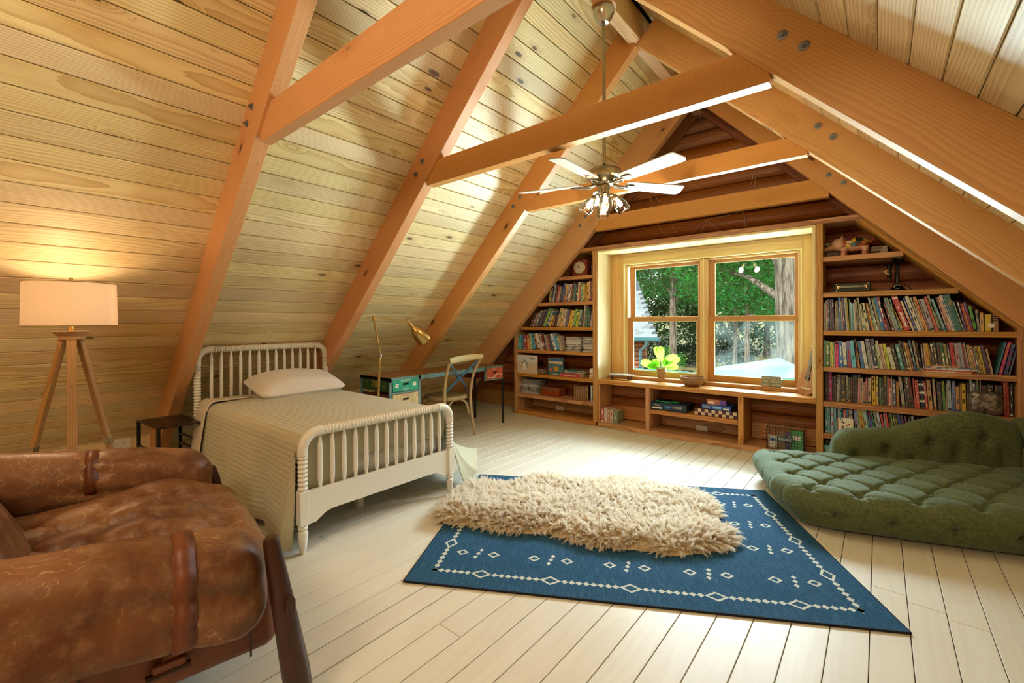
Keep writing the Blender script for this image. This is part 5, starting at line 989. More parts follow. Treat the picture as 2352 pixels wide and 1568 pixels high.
def crate(y0, y1, z0, z1, colr, words, sub, ink, side):
    c_ = plain('crate_'+words.lower().replace(' ', '_'), colr, .6, var=.18, scale=18); m = MB(); ym, zm = (y0+y1)/2, (z0+z1)/2
    # front board with its hand slot
    hw, hh = .037, .011
    for a, b, c, d in ((y0, ym-hw, z0, z1), (ym+hw, y1, z0, z1), (ym-hw, ym+hw, zm+.008+hh, z1), (ym-hw, ym+hw, z0, zm+.008-hh)): m.box(-.012, .002, a, b, c, d)
    o = m.build('drawer', c_, dsk); MB().box(-.45, -.013, y0+.004, y1-.004, z0+.004, z1-.02).build('drawer_body', plain('crate_side', side, .7, var=.15, scale=16), o)
    MB().box(-.016, -.0125, ym-hw, ym+hw, zm-.006, zm+.022).build('hand_slot', 'hole', o)
    RY = Matrix.Rotation(PI/2, 4, 'Z') @ RX
    text(words, .022, ink, o, Matrix.Translation((.0026, ym, z1-.016)) @ RY, ext=.0003); text(sub, .016, ink, o, Matrix.Translation((.0026, ym, z0+.018)) @ RY, ext=.0003); return o, ym, zm, RY
o, ym, zm, RY = crate(.036, .338, .574, .692, '2a9a78', 'MOUNTAIN', 'DEHELLA', 'ink_white', '2a4a2a')
for s in (-1, 1): MB().box(.0022, .003, -.018, .018, -.018, .018, M=Matrix.Translation((0, ym+s*.105, zm)) @ Matrix.Rotation(.2*s, 4, 'X')).build('square_print', 'ink_white', o); text('8', .03, 'ink_green', o, Matrix.Translation((.0032, ym+s*.105, zm)) @ RY, ext=.0002)
crate(.036, .338, .424, .548, 'c9b080', 'SQUIRT', 'SODA', 'ink_red', '8a3a2a'); crate(.036, .338, .272, .398, 'b0583c', 'COLA', 'BOTTLING', 'ink_white', '6a2a20')
o, ym, zm, RY = crate(L_-.322, L_-.028, .562, .692, 'c0583c', 'DRINK', '50', 'ink_white', '6a221c')
MB().tube([(.003, ym+.13-.26*q, zm-.03+.022*math.sin(q*6.3)) for q in np.linspace(0, 1, 12)], .0035, 5).build('ribbon_print', 'ink_white', o)
MB().box(-.46, -.05, .006, .016, .574, .692).build('side_crate', plain('crate_green', '2c4a26', .6, var=.2, scale=15), dsk); text('ZIP', .085, plain('zip_ink', '8a9a6a', .6).name and 'ink_gold', dsk, Matrix.Translation((-.25, .0056, .636)) @ RX, ext=.0002); text('IN', .018, 'ink_gold', dsk, Matrix.Translation((-.39, .0056, .655)) @ RX, ext=.0002); text('YOU', .018, 'ink_gold', dsk, Matrix.Translation((-.10, .0056, .62)) @ RX, ext=.0002)
MB().box(-.46, -.05, .006, .016, .424, .548).build('side_crate', plain('crate_red', '5a2a20', .6, var=.2, scale=15), dsk)
# ================================================================ cross-back chair
chr_ = thing('cross_back_chair', 'bentwood cross-back chair with a blue metal X at the desk', 'chair', (-3.43, 3.31, 0)); cw = 'chairwood'
def curve(pts, n=14):
    pts = [Vector(p) for p in pts]; out = []
    for i in range(len(pts)-1):
        p1 = pts[max(0, i-1)]; p2 = pts[i]; p3 = pts[i+1]; p4 = pts[min(len(pts)-1, i+2)]
        for q in np.linspace(0, 1, n, endpoint=False): out.append(.5*((2*p2)+(p3-p1)*q+(2*p1-5*p2+4*p3-p4)*q*q+(3*p2-p1-3*p3+p4)*q**3))
    return out+[pts[-1]]
for s in (-1, 1):
    MB().tube(curve([(.015, s*.19+.01, 0), (-.03, s*.188, .2), (-.055, s*.19, .43), (-.02, s*.20, .66), (.055, s*.215+.02*(s > 0), .835)], 7), [.015]*29, 10).build('rear_leg', cw, chr_)
    MB().tube(curve([(-.46, s*.195, 0), (-.445, s*.18, .22), (-.42, s*.165, .42)], 6), .015, 10).build('leg', cw, chr_)
    MB().tube(curve([(-.045, s*.15, .24), (-.06, s*.145, .34), (-.13, s*.13, .40), (-.24, s*.12, .405), (-.34, s*.135, .39), (-.41, s*.155, .33), (-.425, s*.165, .25)], 5), .010, 8).build('bentwood_brace', cw, chr_)
MB().tube(curve([(-.045, -.15, .24), (-.06, -.13, .35), (-.065, -.05, .405), (-.065, .05, .405), (-.06, .13, .35), (-.045, .15, .24)], 5), .011, 8).build('bentwood_brace', cw, chr_)
P_ = []
for y in np.linspace(-1, 1, 17):
    x = .05-.055*(1-y*y)+.02; yy = y*.245+.012
    P_.append([(x+.013*math.cos(a), yy, .855+.012*y+.034*math.sin(a)*(1-.25*abs(y)**4)) for a in np.linspace(0, 2*PI, 13)[:-1]])
MB().grid(np.array(P_), closed_v=True).build('crest_rail', wood('crest_wood', 'cdb27a', '9a7a44', ring=30, contrast=.35, knots=0, rough=.5), chr_)
pts = []
for a in np.linspace(0, 2*PI, 40, endpoint=False): pts.append((-.245+.215*math.copysign(abs(math.cos(a))**.62, math.cos(a)), .20*math.copysign(abs(math.sin(a))**.62, math.sin(a))*(1-.06*math.cos(a))))
MB().prism(pts, .415, .447, smooth=False).build('seat_frame', cw, chr_)
t = NT('cane_seat'); co = t.n('TexCoord').outputs['Object']; ck_ = t.n('TexChecker', {'Vector': co, 'Scale': 160.}).outputs['Fac']; t.bsdf(color=t.mix(ck_, 'a08a58', '6a5630'), rough=.6, normal=t.bump(ck_, .5, .003)); MB().prism([(-.245+(x+.245)*.86, y*.86) for x, y in pts], .4475, .452).build('seat', t.m, chr_)
blm = plain('blue_metal', '41637c', .45, .5, var=.2, scale=30)
for s in (-1, 1):
    pp = curve([(.045, s*.195, .815), (-.005, s*.07, .70), (-.03, -s*.01, .635), (-.055, -s*.12, .545), (-.10, -s*.165, .47)], 6); m = MB(); P_ = []
    for i, p in enumerate(pp):
        d = (pp[min(i+1, len(pp)-1)]-pp[max(i-1, 0)]).normalized(); n_ = d.cross(Vector((1, 0, .3))).normalized()*.0125; b_ = d.cross(n_).normalized()*.0025; P_.append([p+n_+b_, p-n_+b_, p-n_-b_, p+n_-b_])
    m.grid(np.array([[list(v) for v in r] for r in P_]), closed_v=True, smooth=False).build('back_strap', blm, chr_)
# ================================================================ brass reading lamp
bl = thing('reading_lamp', 'jointed brass reading lamp standing between bed and desk', 'lamp', (-3.60, 2.395, 0)); MB().lathe([(.11, 0), (.11, .012), (.03, .022), (.012, .03)], 28).build('base', 'brass', bl)
MB().tube([(0, 0, .02), (.0, .008, .5), (.0, .03, .92)], [.012, .012, .011], 12).build('pole', 'brass', bl); MB().lathe([(.014, -.02), (.016, 0), (.014, .022)], 12, M=Matrix.Translation((0, .032, .93))).build('joint', 'nickel', bl)
MB().tube([(0, .032, .94), (0, -.028, 1.262)], .0085, 10).build('pole', 'brass', bl); MB().box(-.014, .014, -.044, -.012, 1.255, 1.30, c=.004).build('joint', 'brass', bl)
MB().tube([(0, -.09, 1.285), (0, .355, 1.252)], .006, 8).build('swing_arm', 'brass', bl); MB().lathe([(.012, -.012), (.015, 0), (.012, .014)], 10, M=lathe_along((0, .352, 1.262), (0, .39, 1.21))).build('joint', 'brass', bl)
T = lathe_along((0, .365, 1.238), (.02, .545, 1.06)); MB().lathe([(.012, 0), (.018, .012), (.018, .06), (.022, .066), (.03, .075), (.052, .11), (.066, .16), (.073, .215), (.076, .25), (.073, .25), (.062, .165), (.045, .11), (.0, .07)], 28, M=T).build('lamp_shade', 'brass', bl)
# ================================================================ ceiling fan
fan = thing('ceiling_fan', 'brushed metal ceiling fan with five blades and glass light shades', 'ceiling fan', (-1.5075, 2.867, 0))
MB().lathe([(.070, 3.478), (.074, 3.47), (.074, 3.425), (.069, 3.415), (.056, 3.385), (.040, 3.37), (.034, 3.358), (.0, 3.355)], 32).build('canopy', 'nickel', fan); MB().lathe([(.088, 3.4785), (.088, 3.468), (0, 3.468)], 28).build('mount_block', 'beam', fan)
MB().lathe([(.0125, 2.33), (.0125, 3.37)], 14).build('downrod', 'bronze', fan); MB().lathe([(.016, 2.325), (.018, 2.35), (.013, 2.36)], 14).build('rod_coupler', 'black', fan)
MB().lathe([(.03, 2.338), (.075, 2.332), (.112, 2.312), (.125, 2.285), (.122, 2.262), (.098, 2.252), (.092, 2.24), (.06, 2.215), (.042, 2.205)], 36).build('motor_housing', 'bronze', fan)
for i in range(18): a = 2*PI*i/18; MB().box(-.003, .003, -.001, .001, -.013, .013, M=Matrix.Translation((.078*math.cos(a), .078*math.sin(a), 2.2285)) @ Matrix.Rotation(a, 4, 'Z') @ Matrix.Rotation(.92, 4, 'Y')).build('vent_slot', 'hole', fan)
for k in range(5):
    a = -.302+2*PI*k/5; T = Matrix.Translation((0, 0, 2.222)) @ Matrix.Rotation(a, 4, 'Z') @ Matrix.Rotation(-.21, 4, 'X')
    pts = [(.165, -.044), (.19, -.052), (.60, -.064), (.618, -.058), (.640, .030), (.628, .056), (.60, .062), (.19, .052), (.165, .042)]
    b_ = MB().prism(pts, -.0035, .0035, T).build('blade', 'bladew', fan); MB().prism([(x*1.0, y*1.012) for x, y in pts], .0036, .0045, T).build('blade_top', 'darkwood', b_)
    T2 = Matrix.Translation((0, 0, 2.222)) @ Matrix.Rotation(a, 4, 'Z')
    MB().tube([(.055, .0, .0), (.10, .018, -.016), (.15, .02, -.018), (.185, 0, -.012)], [.010, .009, .008, .007], 8, M=T2).tube([(.055, .0, .0), (.10, -.018, -.016), (.15, -.02, -.018), (.185, 0, -.012)], [.010, .009, .008, .007], 8, M=T2).lathe([(.001, -.013), (.03, -.011), (.032, -.006), (.028, -.004)], 16, M=T2 @ Matrix.Translation((.205, 0, 0)) @ Matrix.Diagonal((1.3, .95, 1, 1))).build('blade_iron', 'nickel', fan)
MB().lathe([(.042, 2.205), (.045, 2.19), (.036, 2.17), (.036, 2.135), (.042, 2.128), (.030, 2.115), (.0, 2.11)], 24).build('light_hub', 'bronze', fan)
sg_ = glassy('seeded_glass', (.98, .97, .94, 1)); MAT['seeded'] = sg_
for k in range(4):
    a = -1.02+PI/2*k; d = Vector((math.cos(a), math.sin(a), 0)); p0 = d*.035+Vector((0, 0, 2.140)); p1 = d*.072+Vector((0, 0, 2.128)); ax = (d*.55+Vector((0, 0, -.83))).normalized()
    MB().tube([p0, d*.06+Vector((0, 0, 2.146)), p1], .007, 8).build('light_arm', 'bronze', fan); T = lathe_along(p1, p1+ax)
    MB().lathe([(.014, -.012), (.020, -.004), (.021, .018), (.017, .02)], 14, M=T).build('socket_cup', 'bronze', fan)
    s_ = MB().lathe([(.018, .016), (.024, .022), (.038, .05), (.046, .08), (.047, .105), (.043, .128), (.042, .128), (.0455, .105), (.0445, .08), (.0365, .05), (.0225, .023)], 24, M=T, cap=False).build('glass_shade', 'seeded', fan)
    MB().lathe([(.009, .018), (.013, .035), (.018, .06), (.015, .08), (.0, .09)], 12, M=T).build('bulb', 'bulb', s_)
    lamp('fan_light', Vector((-1.5075, 2.867, 0))+p1+ax*.14, 5., (1, .82, .62), .03)
# ================================================================ rug
RA = math.radians(29.55); rug = thing('rug', 'blue woven rug with white diamond border partly under the sheepskin and sofa', 'rug', (-1.752, 1.304, 0), RA); RL, RW_ = 2.125, 1.50
t = NT('rug_blue'); co = t.n('TexCoord').outputs['Object']; n1 = t.noise(co, 420., 2.).outputs['Fac']; n2 = t.noise(t.vm('MULTIPLY', co, (260, 10, 1)), 1., 2.).outputs['Fac']; n3 = t.noise(co, 4., 4.).outputs['Fac']
c_ = t.mix(t.mapr(n1, .3, .72), '13283f', '3f6f95'); c_ = t.mix(t.math('MULTIPLY', t.mapr(n2, .5, .75), .35), c_, '6a93ac'); c_ = t.mix(t.math('MULTIPLY', t.mapr(n3, .35, .7), .3), c_, '1d5068'); t.bsdf(color=c_, rough=.95, spec=.1, normal=t.bump(n1, .5, .003)); MAT['rugblue'] = t.m
MB().box(0, RL, 0, RW_, .0005, .009, c=.003).build('pile', 'rugblue', rug)
m = MB()
for a, b, c, d in ((0, RL, -.004, .004), (0, RL, RW_-.004, RW_+.004), (-.004, .004, 0, RW_), (RL-.004, RL+.004, 0, RW_)): m.box(a, b, c, d, .0005, .0098, c=.002)
m.build('binding', plain('rug_edge', '0e1524', .9), rug)
t = NT('rug_white'); n1 = t.noise(t.n('TexCoord').outputs['Object'], 420., 2.).outputs['Fac']; t.bsdf(color=t.mix(t.mapr(n1, .3, .65), '9fb0b4', 'dcd8c6'), rough=.95, spec=.1); MAT['rugwhite'] = t.m
pt_ = MB(); zt_ = .0094
def dia(x, y, a, b): pt_.add([(x-a, y, zt_), (x, y-b, zt_), (x+a, y, zt_), (x, y+b, zt_)], [[0, 1, 2, 3]])
def hollow(x, y, a, b, w):
    o_ = [(x-a, y), (x, y-b), (x+a, y), (x, y+b)]; i_ = [(x-a*w, y), (x, y-b*w), (x+a*w, y), (x, y+b*w)]
    pt_.add([(p[0], p[1], zt_) for p in o_+i_], [[i, (i+1) % 4, 4+(i+1) % 4, 4+i] for i in range(4)])
IN = .115; nb = 56; st_ = (RL-2*IN)/nb
def chain(f, n, hol):
    for i in range(n+1):
        if any(abs(i-h) <= 1 for h in hol):
            if i in hol: f(i, True)
            continue
        f(i, False)
H1 = [7, 17, 28, 39, 49]; nb2 = 33; st2 = (RW_-2*IN)/nb2; H2 = [7, 16, 25]
for yy in (IN, RW_-IN): chain(lambda i, h: hollow(IN+st_*i, yy, st_*1.55, .036, .62) if h else dia(IN+st_*i, yy, st_*.5, .0165), nb, H1)
for xx in (IN, RL-IN): chain(lambda i, h: hollow(xx, IN+st2*i, .036, st2*1.5, .62) if h else dia(xx, IN+st2*i, .0165, st2*.5), nb2, H2)
xs = [.27+.26*i for i in range(7)]
for j, yy in enumerate((.30, .60, .90, 1.20)):
    for i in range(5):
        x = .29+.385*i+(.0 if j % 2 == 0 else .0)
        if i % 2 == 0 or True:
            hollow(x-.085, yy, .034, .030, .55)
            for k_ in (-1, 0, 1): dia(x+.002+.008*k_, yy+.036*k_*1.0, .013, .016)
            hollow(x+.085, yy, .034, .030, .55)
pt_.build('woven_pattern', 'rugwhite', rug, kind='stuff')
# ================================================================ sheepskin
sk = thing('sheepskin', 'large fluffy cream sheepskin lying across the blue rug', 'sheepskin', (-1.45, 2.50, 0))
OUT = [(-2.135, 1.83), (-2.26, 2.02), (-2.38, 2.30), (-2.31, 2.46), (-2.12, 2.50), (-2.08, 2.68), (-2.02, 2.86), (-1.86, 2.90), (-1.70, 2.96), (-1.52, 3.20), (-1.36, 3.27), (-1.17, 3.21), (-1.0, 3.24), (-.85, 3.14), (-.76, 2.97), (-.82, 2.84), (-.74, 2.80), (-.62, 2.76), (-.61, 2.62), (-.72, 2.46), (-.83, 2.33), (-.93, 2.31), (-1.05, 2.24), (-1.18, 2.16), (-1.33, 2.13), (-1.46, 2.13), (-1.58, 2.04), (-1.70, 1.97), (-1.86, 1.93), (-2.0, 1.84)]
oc_ = np.array([(x+1.45, y-2.50) for x, y in OUT]); 
def inside(p):
    x, y = p; c_ = False; n_ = len(oc_)
    for i in range(n_):
        x1, y1 = oc_[i]; x2, y2 = oc_[(i+1) % n_]
        if (y1 > y) != (y2 > y) and x < (x2-x1)*(y-y1)/(y2-y1)+x1: c_ = not c_
    return c_
def edge_d(P):
    d = np.full(len(P), 9.)
    for i in range(len(oc_)):
        a = oc_[i]; b = oc_[(i+1) % len(oc_)]; ab = b-a; q = np.clip(((P-a)@ab)/(ab@ab), 0, 1); d = np.minimum(d, np.linalg.norm(P-(a+q[:, None]*ab), axis=1))
    return d
rs = np.random.RandomState(5); cand = rs.uniform([-1, -.75], [.95, .85], (16000, 2)); pin = np.array([p for p in cand if inside(p)]); dE = edge_d(pin)
hmap = lambda P, d: .012+.045*np.clip(d/.14, 0, 1)**.6+.014*np.sin(P[:, 0]*9+1)*np.sin(P[:, 1]*8)*np.clip(d/.1, 0, 1)
m = MB(); n_ = len(oc_); V_ = []
for k_, sc in enumerate((1, .93, .82, .66, .48, .30, .14, .0)):
    P_ = oc_*sc; d_ = edge_d(P_) if sc < 1 else np.zeros(n_); z_ = hmap(P_, d_) if sc < 1 else np.full(n_, .0105); V_.append(np.c_[P_, z_])
m.grid(np.array(V_), closed_v=True)
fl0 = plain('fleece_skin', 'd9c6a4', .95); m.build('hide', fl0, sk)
cl_n = np.minimum(len(pin), 6800); pin = pin[:cl_n]; dE = dE[:cl_n]; zb = hmap(pin, dE); per = 13; npt = 5; Nn = cl_n*per
root = np.repeat(np.c_[pin, zb], per, 0)+rs.normal(0, 1, (Nn, 3))*np.array([.0085, .0085, .001]); root[:, 2] = np.maximum(.011, np.repeat(zb, per)-.004)
# each lock leans outwards and ends in one point
gx = np.repeat(rs.normal(0, .55, (cl_n, 2))+np.c_[np.sin(pin[:, 1]*11)+.4*np.cos(pin[:, 0]*7), np.cos(pin[:, 0]*10)]*.45-np.array([0, .35]), per, 0)
eps = .01; gE = np.c_[edge_d(pin+[eps, 0])-dE, edge_d(pin+[0, eps])-dE]/eps; out_ = np.repeat(-gE*np.clip(1-dE/.10, 0, 1)[:, None]*1.2, per, 0)
Ld = np.repeat(rs.uniform(.038, .068, cl_n), per)*rs.uniform(.8, 1.1, Nn); tipdir = np.c_[gx+out_, np.full(Nn, .85)]; tipdir[:, 2] -= np.repeat(.9*np.clip(1-dE/.05, 0, 1), per); tipdir /= np.linalg.norm(tipdir, axis=1, keepdims=True)
ctip = np.repeat(np.c_[pin, zb], per, 0)+tipdir*Ld[:, None]+rs.normal(0, .0035, (Nn, 3)); ctip[:, 2] = np.maximum(ctip[:, 2], .012)
pos = np.zeros((Nn, npt, 3)); up_ = np.array([0, 0, 1.])
for k_ in range(npt):
    q = k_/(npt-1); mid = root+(tipdir*.3+up_*.7)*Ld[:, None]*.5; pos[:, k_] = root*(1-q)**2+mid*2*q*(1-q)+ctip*q*q
    pos[:, k_] += .0018*np.sin(q*14+np.arange(Nn)[:, None]*np.array([1.3, 2.1, .7]))*q
hc = bpy.data.hair_curves.new('fleece'); hc.add_curves([npt]*Nn); hc.position_data.foreach_set('vector', pos.reshape(-1).astype(np.float32))
ra = hc.attributes.get('radius') or hc.attributes.new('radius', 'FLOAT', 'POINT'); ra.data.foreach_set('value', np.tile(np.array([.0011, .0011, .0009, .0007, .0004], np.float32), Nn))
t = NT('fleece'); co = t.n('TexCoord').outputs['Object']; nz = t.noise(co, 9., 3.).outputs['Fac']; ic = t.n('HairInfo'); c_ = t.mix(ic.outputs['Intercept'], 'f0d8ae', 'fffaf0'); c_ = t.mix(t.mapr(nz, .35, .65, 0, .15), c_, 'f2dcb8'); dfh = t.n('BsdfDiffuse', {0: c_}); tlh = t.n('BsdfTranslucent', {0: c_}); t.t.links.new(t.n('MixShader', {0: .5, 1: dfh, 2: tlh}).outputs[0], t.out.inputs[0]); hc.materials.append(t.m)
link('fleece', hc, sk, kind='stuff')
# ================================================================ tufted green chaise
t = NT('green_velvet'); co = t.n('TexCoord').outputs['Object']; n1 = t.noise(t.vm('MULTIPLY', co, (70, 70, 70)), 1., 4.).outputs['Fac']; n2 = t.noise(co, 3., 3.).outputs['Fac']
c_ = t.mix(t.mapr(n1, .3, .7), '545d3a', '6f7854'); c_ = t.mix(t.mapr(n2, .3, .7, 0, .3), c_, '5c6a46'); t.bsdf(color=c_, rough=.8, spec=.2, sheen=.55, sheenr=.4, sheent='b0cfd0', normal=t.bump(n1, .15, .002)); MAT['velvet'] = t.m
so_ = thing('tufted_chaise', 'low green tufted chaise with button seat and curved backrest by the bookcase', 'sofa', (-.45, 3.08, 0), math.radians(21)); SW, SD, SH = 2.1, 1.0, .24
def tufts(x0, x1, y0, y1, dx, dy):
    out = []; j = 0; y = y0
    while y <= y1+1e-6:
        x = x0+(dx/2 if j % 2 else 0)
        while x <= x1+1e-6: out.append((x, y)); x += dx
        y += dy; j += 1
    return out
def tuft_disp(A, B, pts, dep, dx, dy):
    d = np.zeros(len(A))
    for x, y in pts: r2 = (A-x)**2+(B-y)**2; d -= dep*(1.0*np.exp(-r2/(.00045))+.85*np.exp(-np.sqrt(r2)/.045))
    S = set((round(x, 4), round(y, 4)) for x, y in pts)
    for x, y in pts:
        for sx in (-1, 1):
            q = (round(x+sx*dx/2, 4), round(y+dy, 4))
            if q in S:
                L = math.hypot(dx/2, dy); ux, uy = sx*dx/2/L, dy/L; s_ = (A-x)*ux+(B-y)*uy; w_ = np.abs((A-x)*uy-(B-y)*ux); d -= dep*.42*np.exp(-(w_/.010)**2)*((s_ > 0) & (s_ < L))
    return d
SX, SY = SW/2, SD/2; TDX, TDY = .27, .135
tp_ = tufts(-SX+.13, SX-.1, -SY+.085, SY-.1, TDX, TDY)
ft_ = [(-SX+.13+TDX*(i+.5), -.005) for i in range(7)]
def sdisp(P, N):
    top = np.clip(N[:, 2]*1.6+.25, 0, 1); d = tuft_disp(P[:, 0], P[:, 1], tp_, .042, TDX, TDY)*top
    side = np.clip(1-np.abs(N[:, 2])*1.4, 0, 1)
    for x, z in ft_:
        r_ = np.hypot(P[:, 0]-x, P[:, 2]-z); d -= (N[:, 1] < -.3)*(.030*np.exp(-r_**2/.0005)+.020*np.exp(-r_/.03)); an = np.arctan2(P[:, 2]-z, P[:, 0]-x); d += (N[:, 1] < -.3)*.003*np.cos(an*7+x*20)*np.exp(-(r_-.035)**2/.001)
    # front: vertical seams under the lowest buttons
    for x in np.arange(-SX+.13+TDX/2, SX, TDX): d -= side*.012*np.exp(-((P[:, 0]-x)/.006)**2)*(N[:, 1] < -.4)*(P[:, 2] < 0)
    for y in np.arange(-SY+.15, SY, .2): d -= side*.013*np.exp(-((P[:, 1]-y)/.006)**2)*(N[:, 0] < -.4)
    rad = np.zeros(len(P))
    for x, y in tp_:
        an = np.arctan2(P[:, 1]-y, P[:, 0]-x); r_ = np.hypot(P[:, 0]-x, P[:, 1]-y); rad += .0035*np.cos(an*9+x*30)*np.exp(-(r_-.03)**2/.0012)
    return d+rad*top+.012*top+vnoise(P, 6, 8)*.004
def spost(P):
    out = P.copy(); out[:, 1] += -.05*(1-(P[:, 0]/SX)**2)*(P[:, 1] < -.3); c_ = np.clip((-P[:, 0]-SX+.30)/.30, 0, 1)*np.clip((-P[:, 1]-SY+.30)/.30, 0, 1); out[:, 0] += .07*c_; out[:, 1] += .05*c_
    k = np.clip(-P[:, 2]/.12, 0, 1); out[:, 1] += .03*k*(P[:, 1] < 0)*np.clip(-P[:, 1]/SY, 0, 1); out[:, 0] += .05*k*np.clip(-P[:, 0]/SX, 0, 1)**8; return out
soft('seat', 'velvet', SX, SY, SH/2, .108, (250, 130, 34), so_, disp=sdisp, post=spost, M=Matrix.Translation((SX, SY-.02, SH/2+.002)))
for x, y in tp_: MB().lathe([(.013, -.003), (.011, .003), (0, .005)], 10, M=Matrix.Translation((SX+x, SY-.02+y, SH-.026))).build('button', 'velvet', so_)
# backrest with its swooping top line
UB, ZB = [.0, .10, .25, .40, .54, .68, .82, .97, 1.07, 1.5], [.375, .408, .420, .437, .50, .55, .585, .565, .53, .50]
bkt = [(.13, .20), (.32, .29), (.47, .19), (.58, .36), (.73, .27), (.88, .41), (.98, .26)]
nu, nv = 110, 60; U = np.linspace(0, 1.12, nu); P_ = np.zeros((nu, nv, 3)); A_ = np.linspace(0, 2*PI, nv, endpoint=False); TB = .105
for i, u in enumerate(U):
    zt = np.interp(u, UB, ZB); z0 = .015; hc_ = (zt-z0)/2; zc = (zt+z0)/2; e = min(1, (u+.004)/.07)**.5*min(1, (1.125-u)/.06)**.5
    for j, a in enumerate(A_):
        ca, sa = math.cos(a), math.sin(a); y = TB*math.copysign(abs(ca)**.75, ca)*(.25+.75*e); z = zc+hc_*math.copysign(abs(sa)**.55, sa)*(.5+.5*e) if sa > 0 else zc+hc_*math.copysign(abs(sa)**.55, sa)
        P_[i, j] = (u, y, z)
F_ = P_.reshape(-1, 3); fr_ = F_[:, 1] < 0; d = np.zeros(len(F_))
for x, z in bkt:
    r_ = np.hypot(F_[:, 0]-x, F_[:, 2]-z); an = np.arctan2(F_[:, 2]-z, F_[:, 0]-x); d += .045*np.exp(-r_**2/.0006)+.030*np.exp(-r_/.04)+.0035*np.cos(an*9+x*40)*np.exp(-(r_-.05)**2/.002)
for a, b in zip(bkt, bkt[1:]):
    ab = np.array(b)-np.array(a); L = np.hypot(*ab); s_ = ((F_[:, 0]-a[0])*ab[0]+(F_[:, 2]-a[1])*ab[1])/L; w_ = np.abs((F_[:, 0]-a[0])*ab[1]-(F_[:, 2]-a[1])*ab[0])/L; d += .006*np.exp(-(w_/.012)**2)*((s_ > 0) & (s_ < L))
F_[:, 1] += d*fr_*np.clip(-F_[:, 1]/TB*1.5, 0, 1); P_ = F_.reshape(nu, nv, 3)
m = MB().grid(P_, closed_v=True); m.f.append(list(range(nv))); m.mi.append(0); m.sm.append(True); m.f.append([(nu-1)*nv+j for j in range(nv)][::-1]); m.mi.append(0); m.sm.append(True)
bk_ = m.build('backrest', 'velvet', so_, sharp=False); bk_.matrix_local = Matrix.Translation((.575, 1.035, 0))
for x, z in bkt: MB().lathe([(.012, 0), (.010, .004), (0, .006)], 10, M=Matrix.Translation((.575+x, .970, z)) @ RX).build('button', 'velvet', so_)
bt2 = tufts(-.40, .4, -.16, .12, .26, .12)
def ddisp(P, N): return tuft_disp(P[:, 1], P[:, 2], bt2, .04, .26, .12)*np.clip(-N[:, 0], 0, 1)+vnoise(P, 6, 18)*.005
soft('side_bolster', 'velvet', .13, .56, .23, .11, (16, 80, 50), so_, disp=ddisp, M=Matrix.Translation((1.80, .60, .33)) @ Matrix.Rotation(.10, 4, 'Z'))
# ================================================================ outside the window
gz = -3.1
t = NT('ground_gravel'); co = t.n('TexCoord').outputs['Object']; n1 = t.noise(co, 1.4, 5.).outputs['Fac']; n2 = t.noise(co, .12, 3.).outputs['Fac']; sx = t.n('SeparateXYZ', {0: co})
gr = t.mix(t.mapr(n1, .3, .7), 'b3a594', 'd8cdbd'); ms = t.mix(t.mapr(n1, .3, .7), '5c5a30', '8f8448'); edge = t.math('ADD', sx.outputs[1], t.math('MULTIPLY', n2, 8.))
t.bsdf(color=t.mix(t.mapr(edge, 38., 42.), t.mix(t.mapr(t.math('ADD', sx.outputs[0], t.math('MULTIPLY', n2, 6.)), -14., -12.), '9aa648', gr), ms), rough=.9); MAT['gravel'] = t.m
g = MB(); N_ = 40; Pg = np.zeros((N_, N_, 3))
for i, x in enumerate(np.linspace(-90, 60, N_)):
    for j, y in enumerate(np.linspace(5.4, 150, N_)): Pg[i, j] = (x, y, gz+max(0, y-45)*.07+(.25*math.sin(x*.2)*math.cos(y*.15) if y > 12 else 0))
g.grid(Pg).build('ground', 'gravel', kind='structure')
t = NT('tree_leaves'); rp = t.n('NewGeometry').outputs['Random Per Island']; oi = t.n('ObjectInfo').outputs['Color']; co = t.n('TexCoord').outputs['Object']
cl_ = t.n('HueSaturation', {'Hue': t.math('MULTIPLY_ADD', rp, .05, .475), 'Saturation': 1., 'Value': t.math('MULTIPLY_ADD', rp, .75, .40), 'Color': oi}).outputs[0]
bs = t.n('BsdfPrincipled', {'Base Color': cl_, 'Roughness': .5}); tl = t.n('BsdfTranslucent', {0: cl_}); t.t.links.new(t.n('MixShader', {0: .4, 1: bs, 2: tl}).outputs[0], t.out.inputs[0]); MAT['leaves'] = t.m
t = NT('bark'); co = t.n('TexCoord').outputs['Object']; n1 = t.noise(t.vm('MULTIPLY', co, (14, 14, 1.6)), 1., 5., .65).outputs['Fac']; t.bsdf(color=t.mix(t.mapr(n1, .35, .65), '4a4038', 'a39684'), rough=.9, normal=t.bump(n1, .8, .05)); MAT['bark'] = t.m
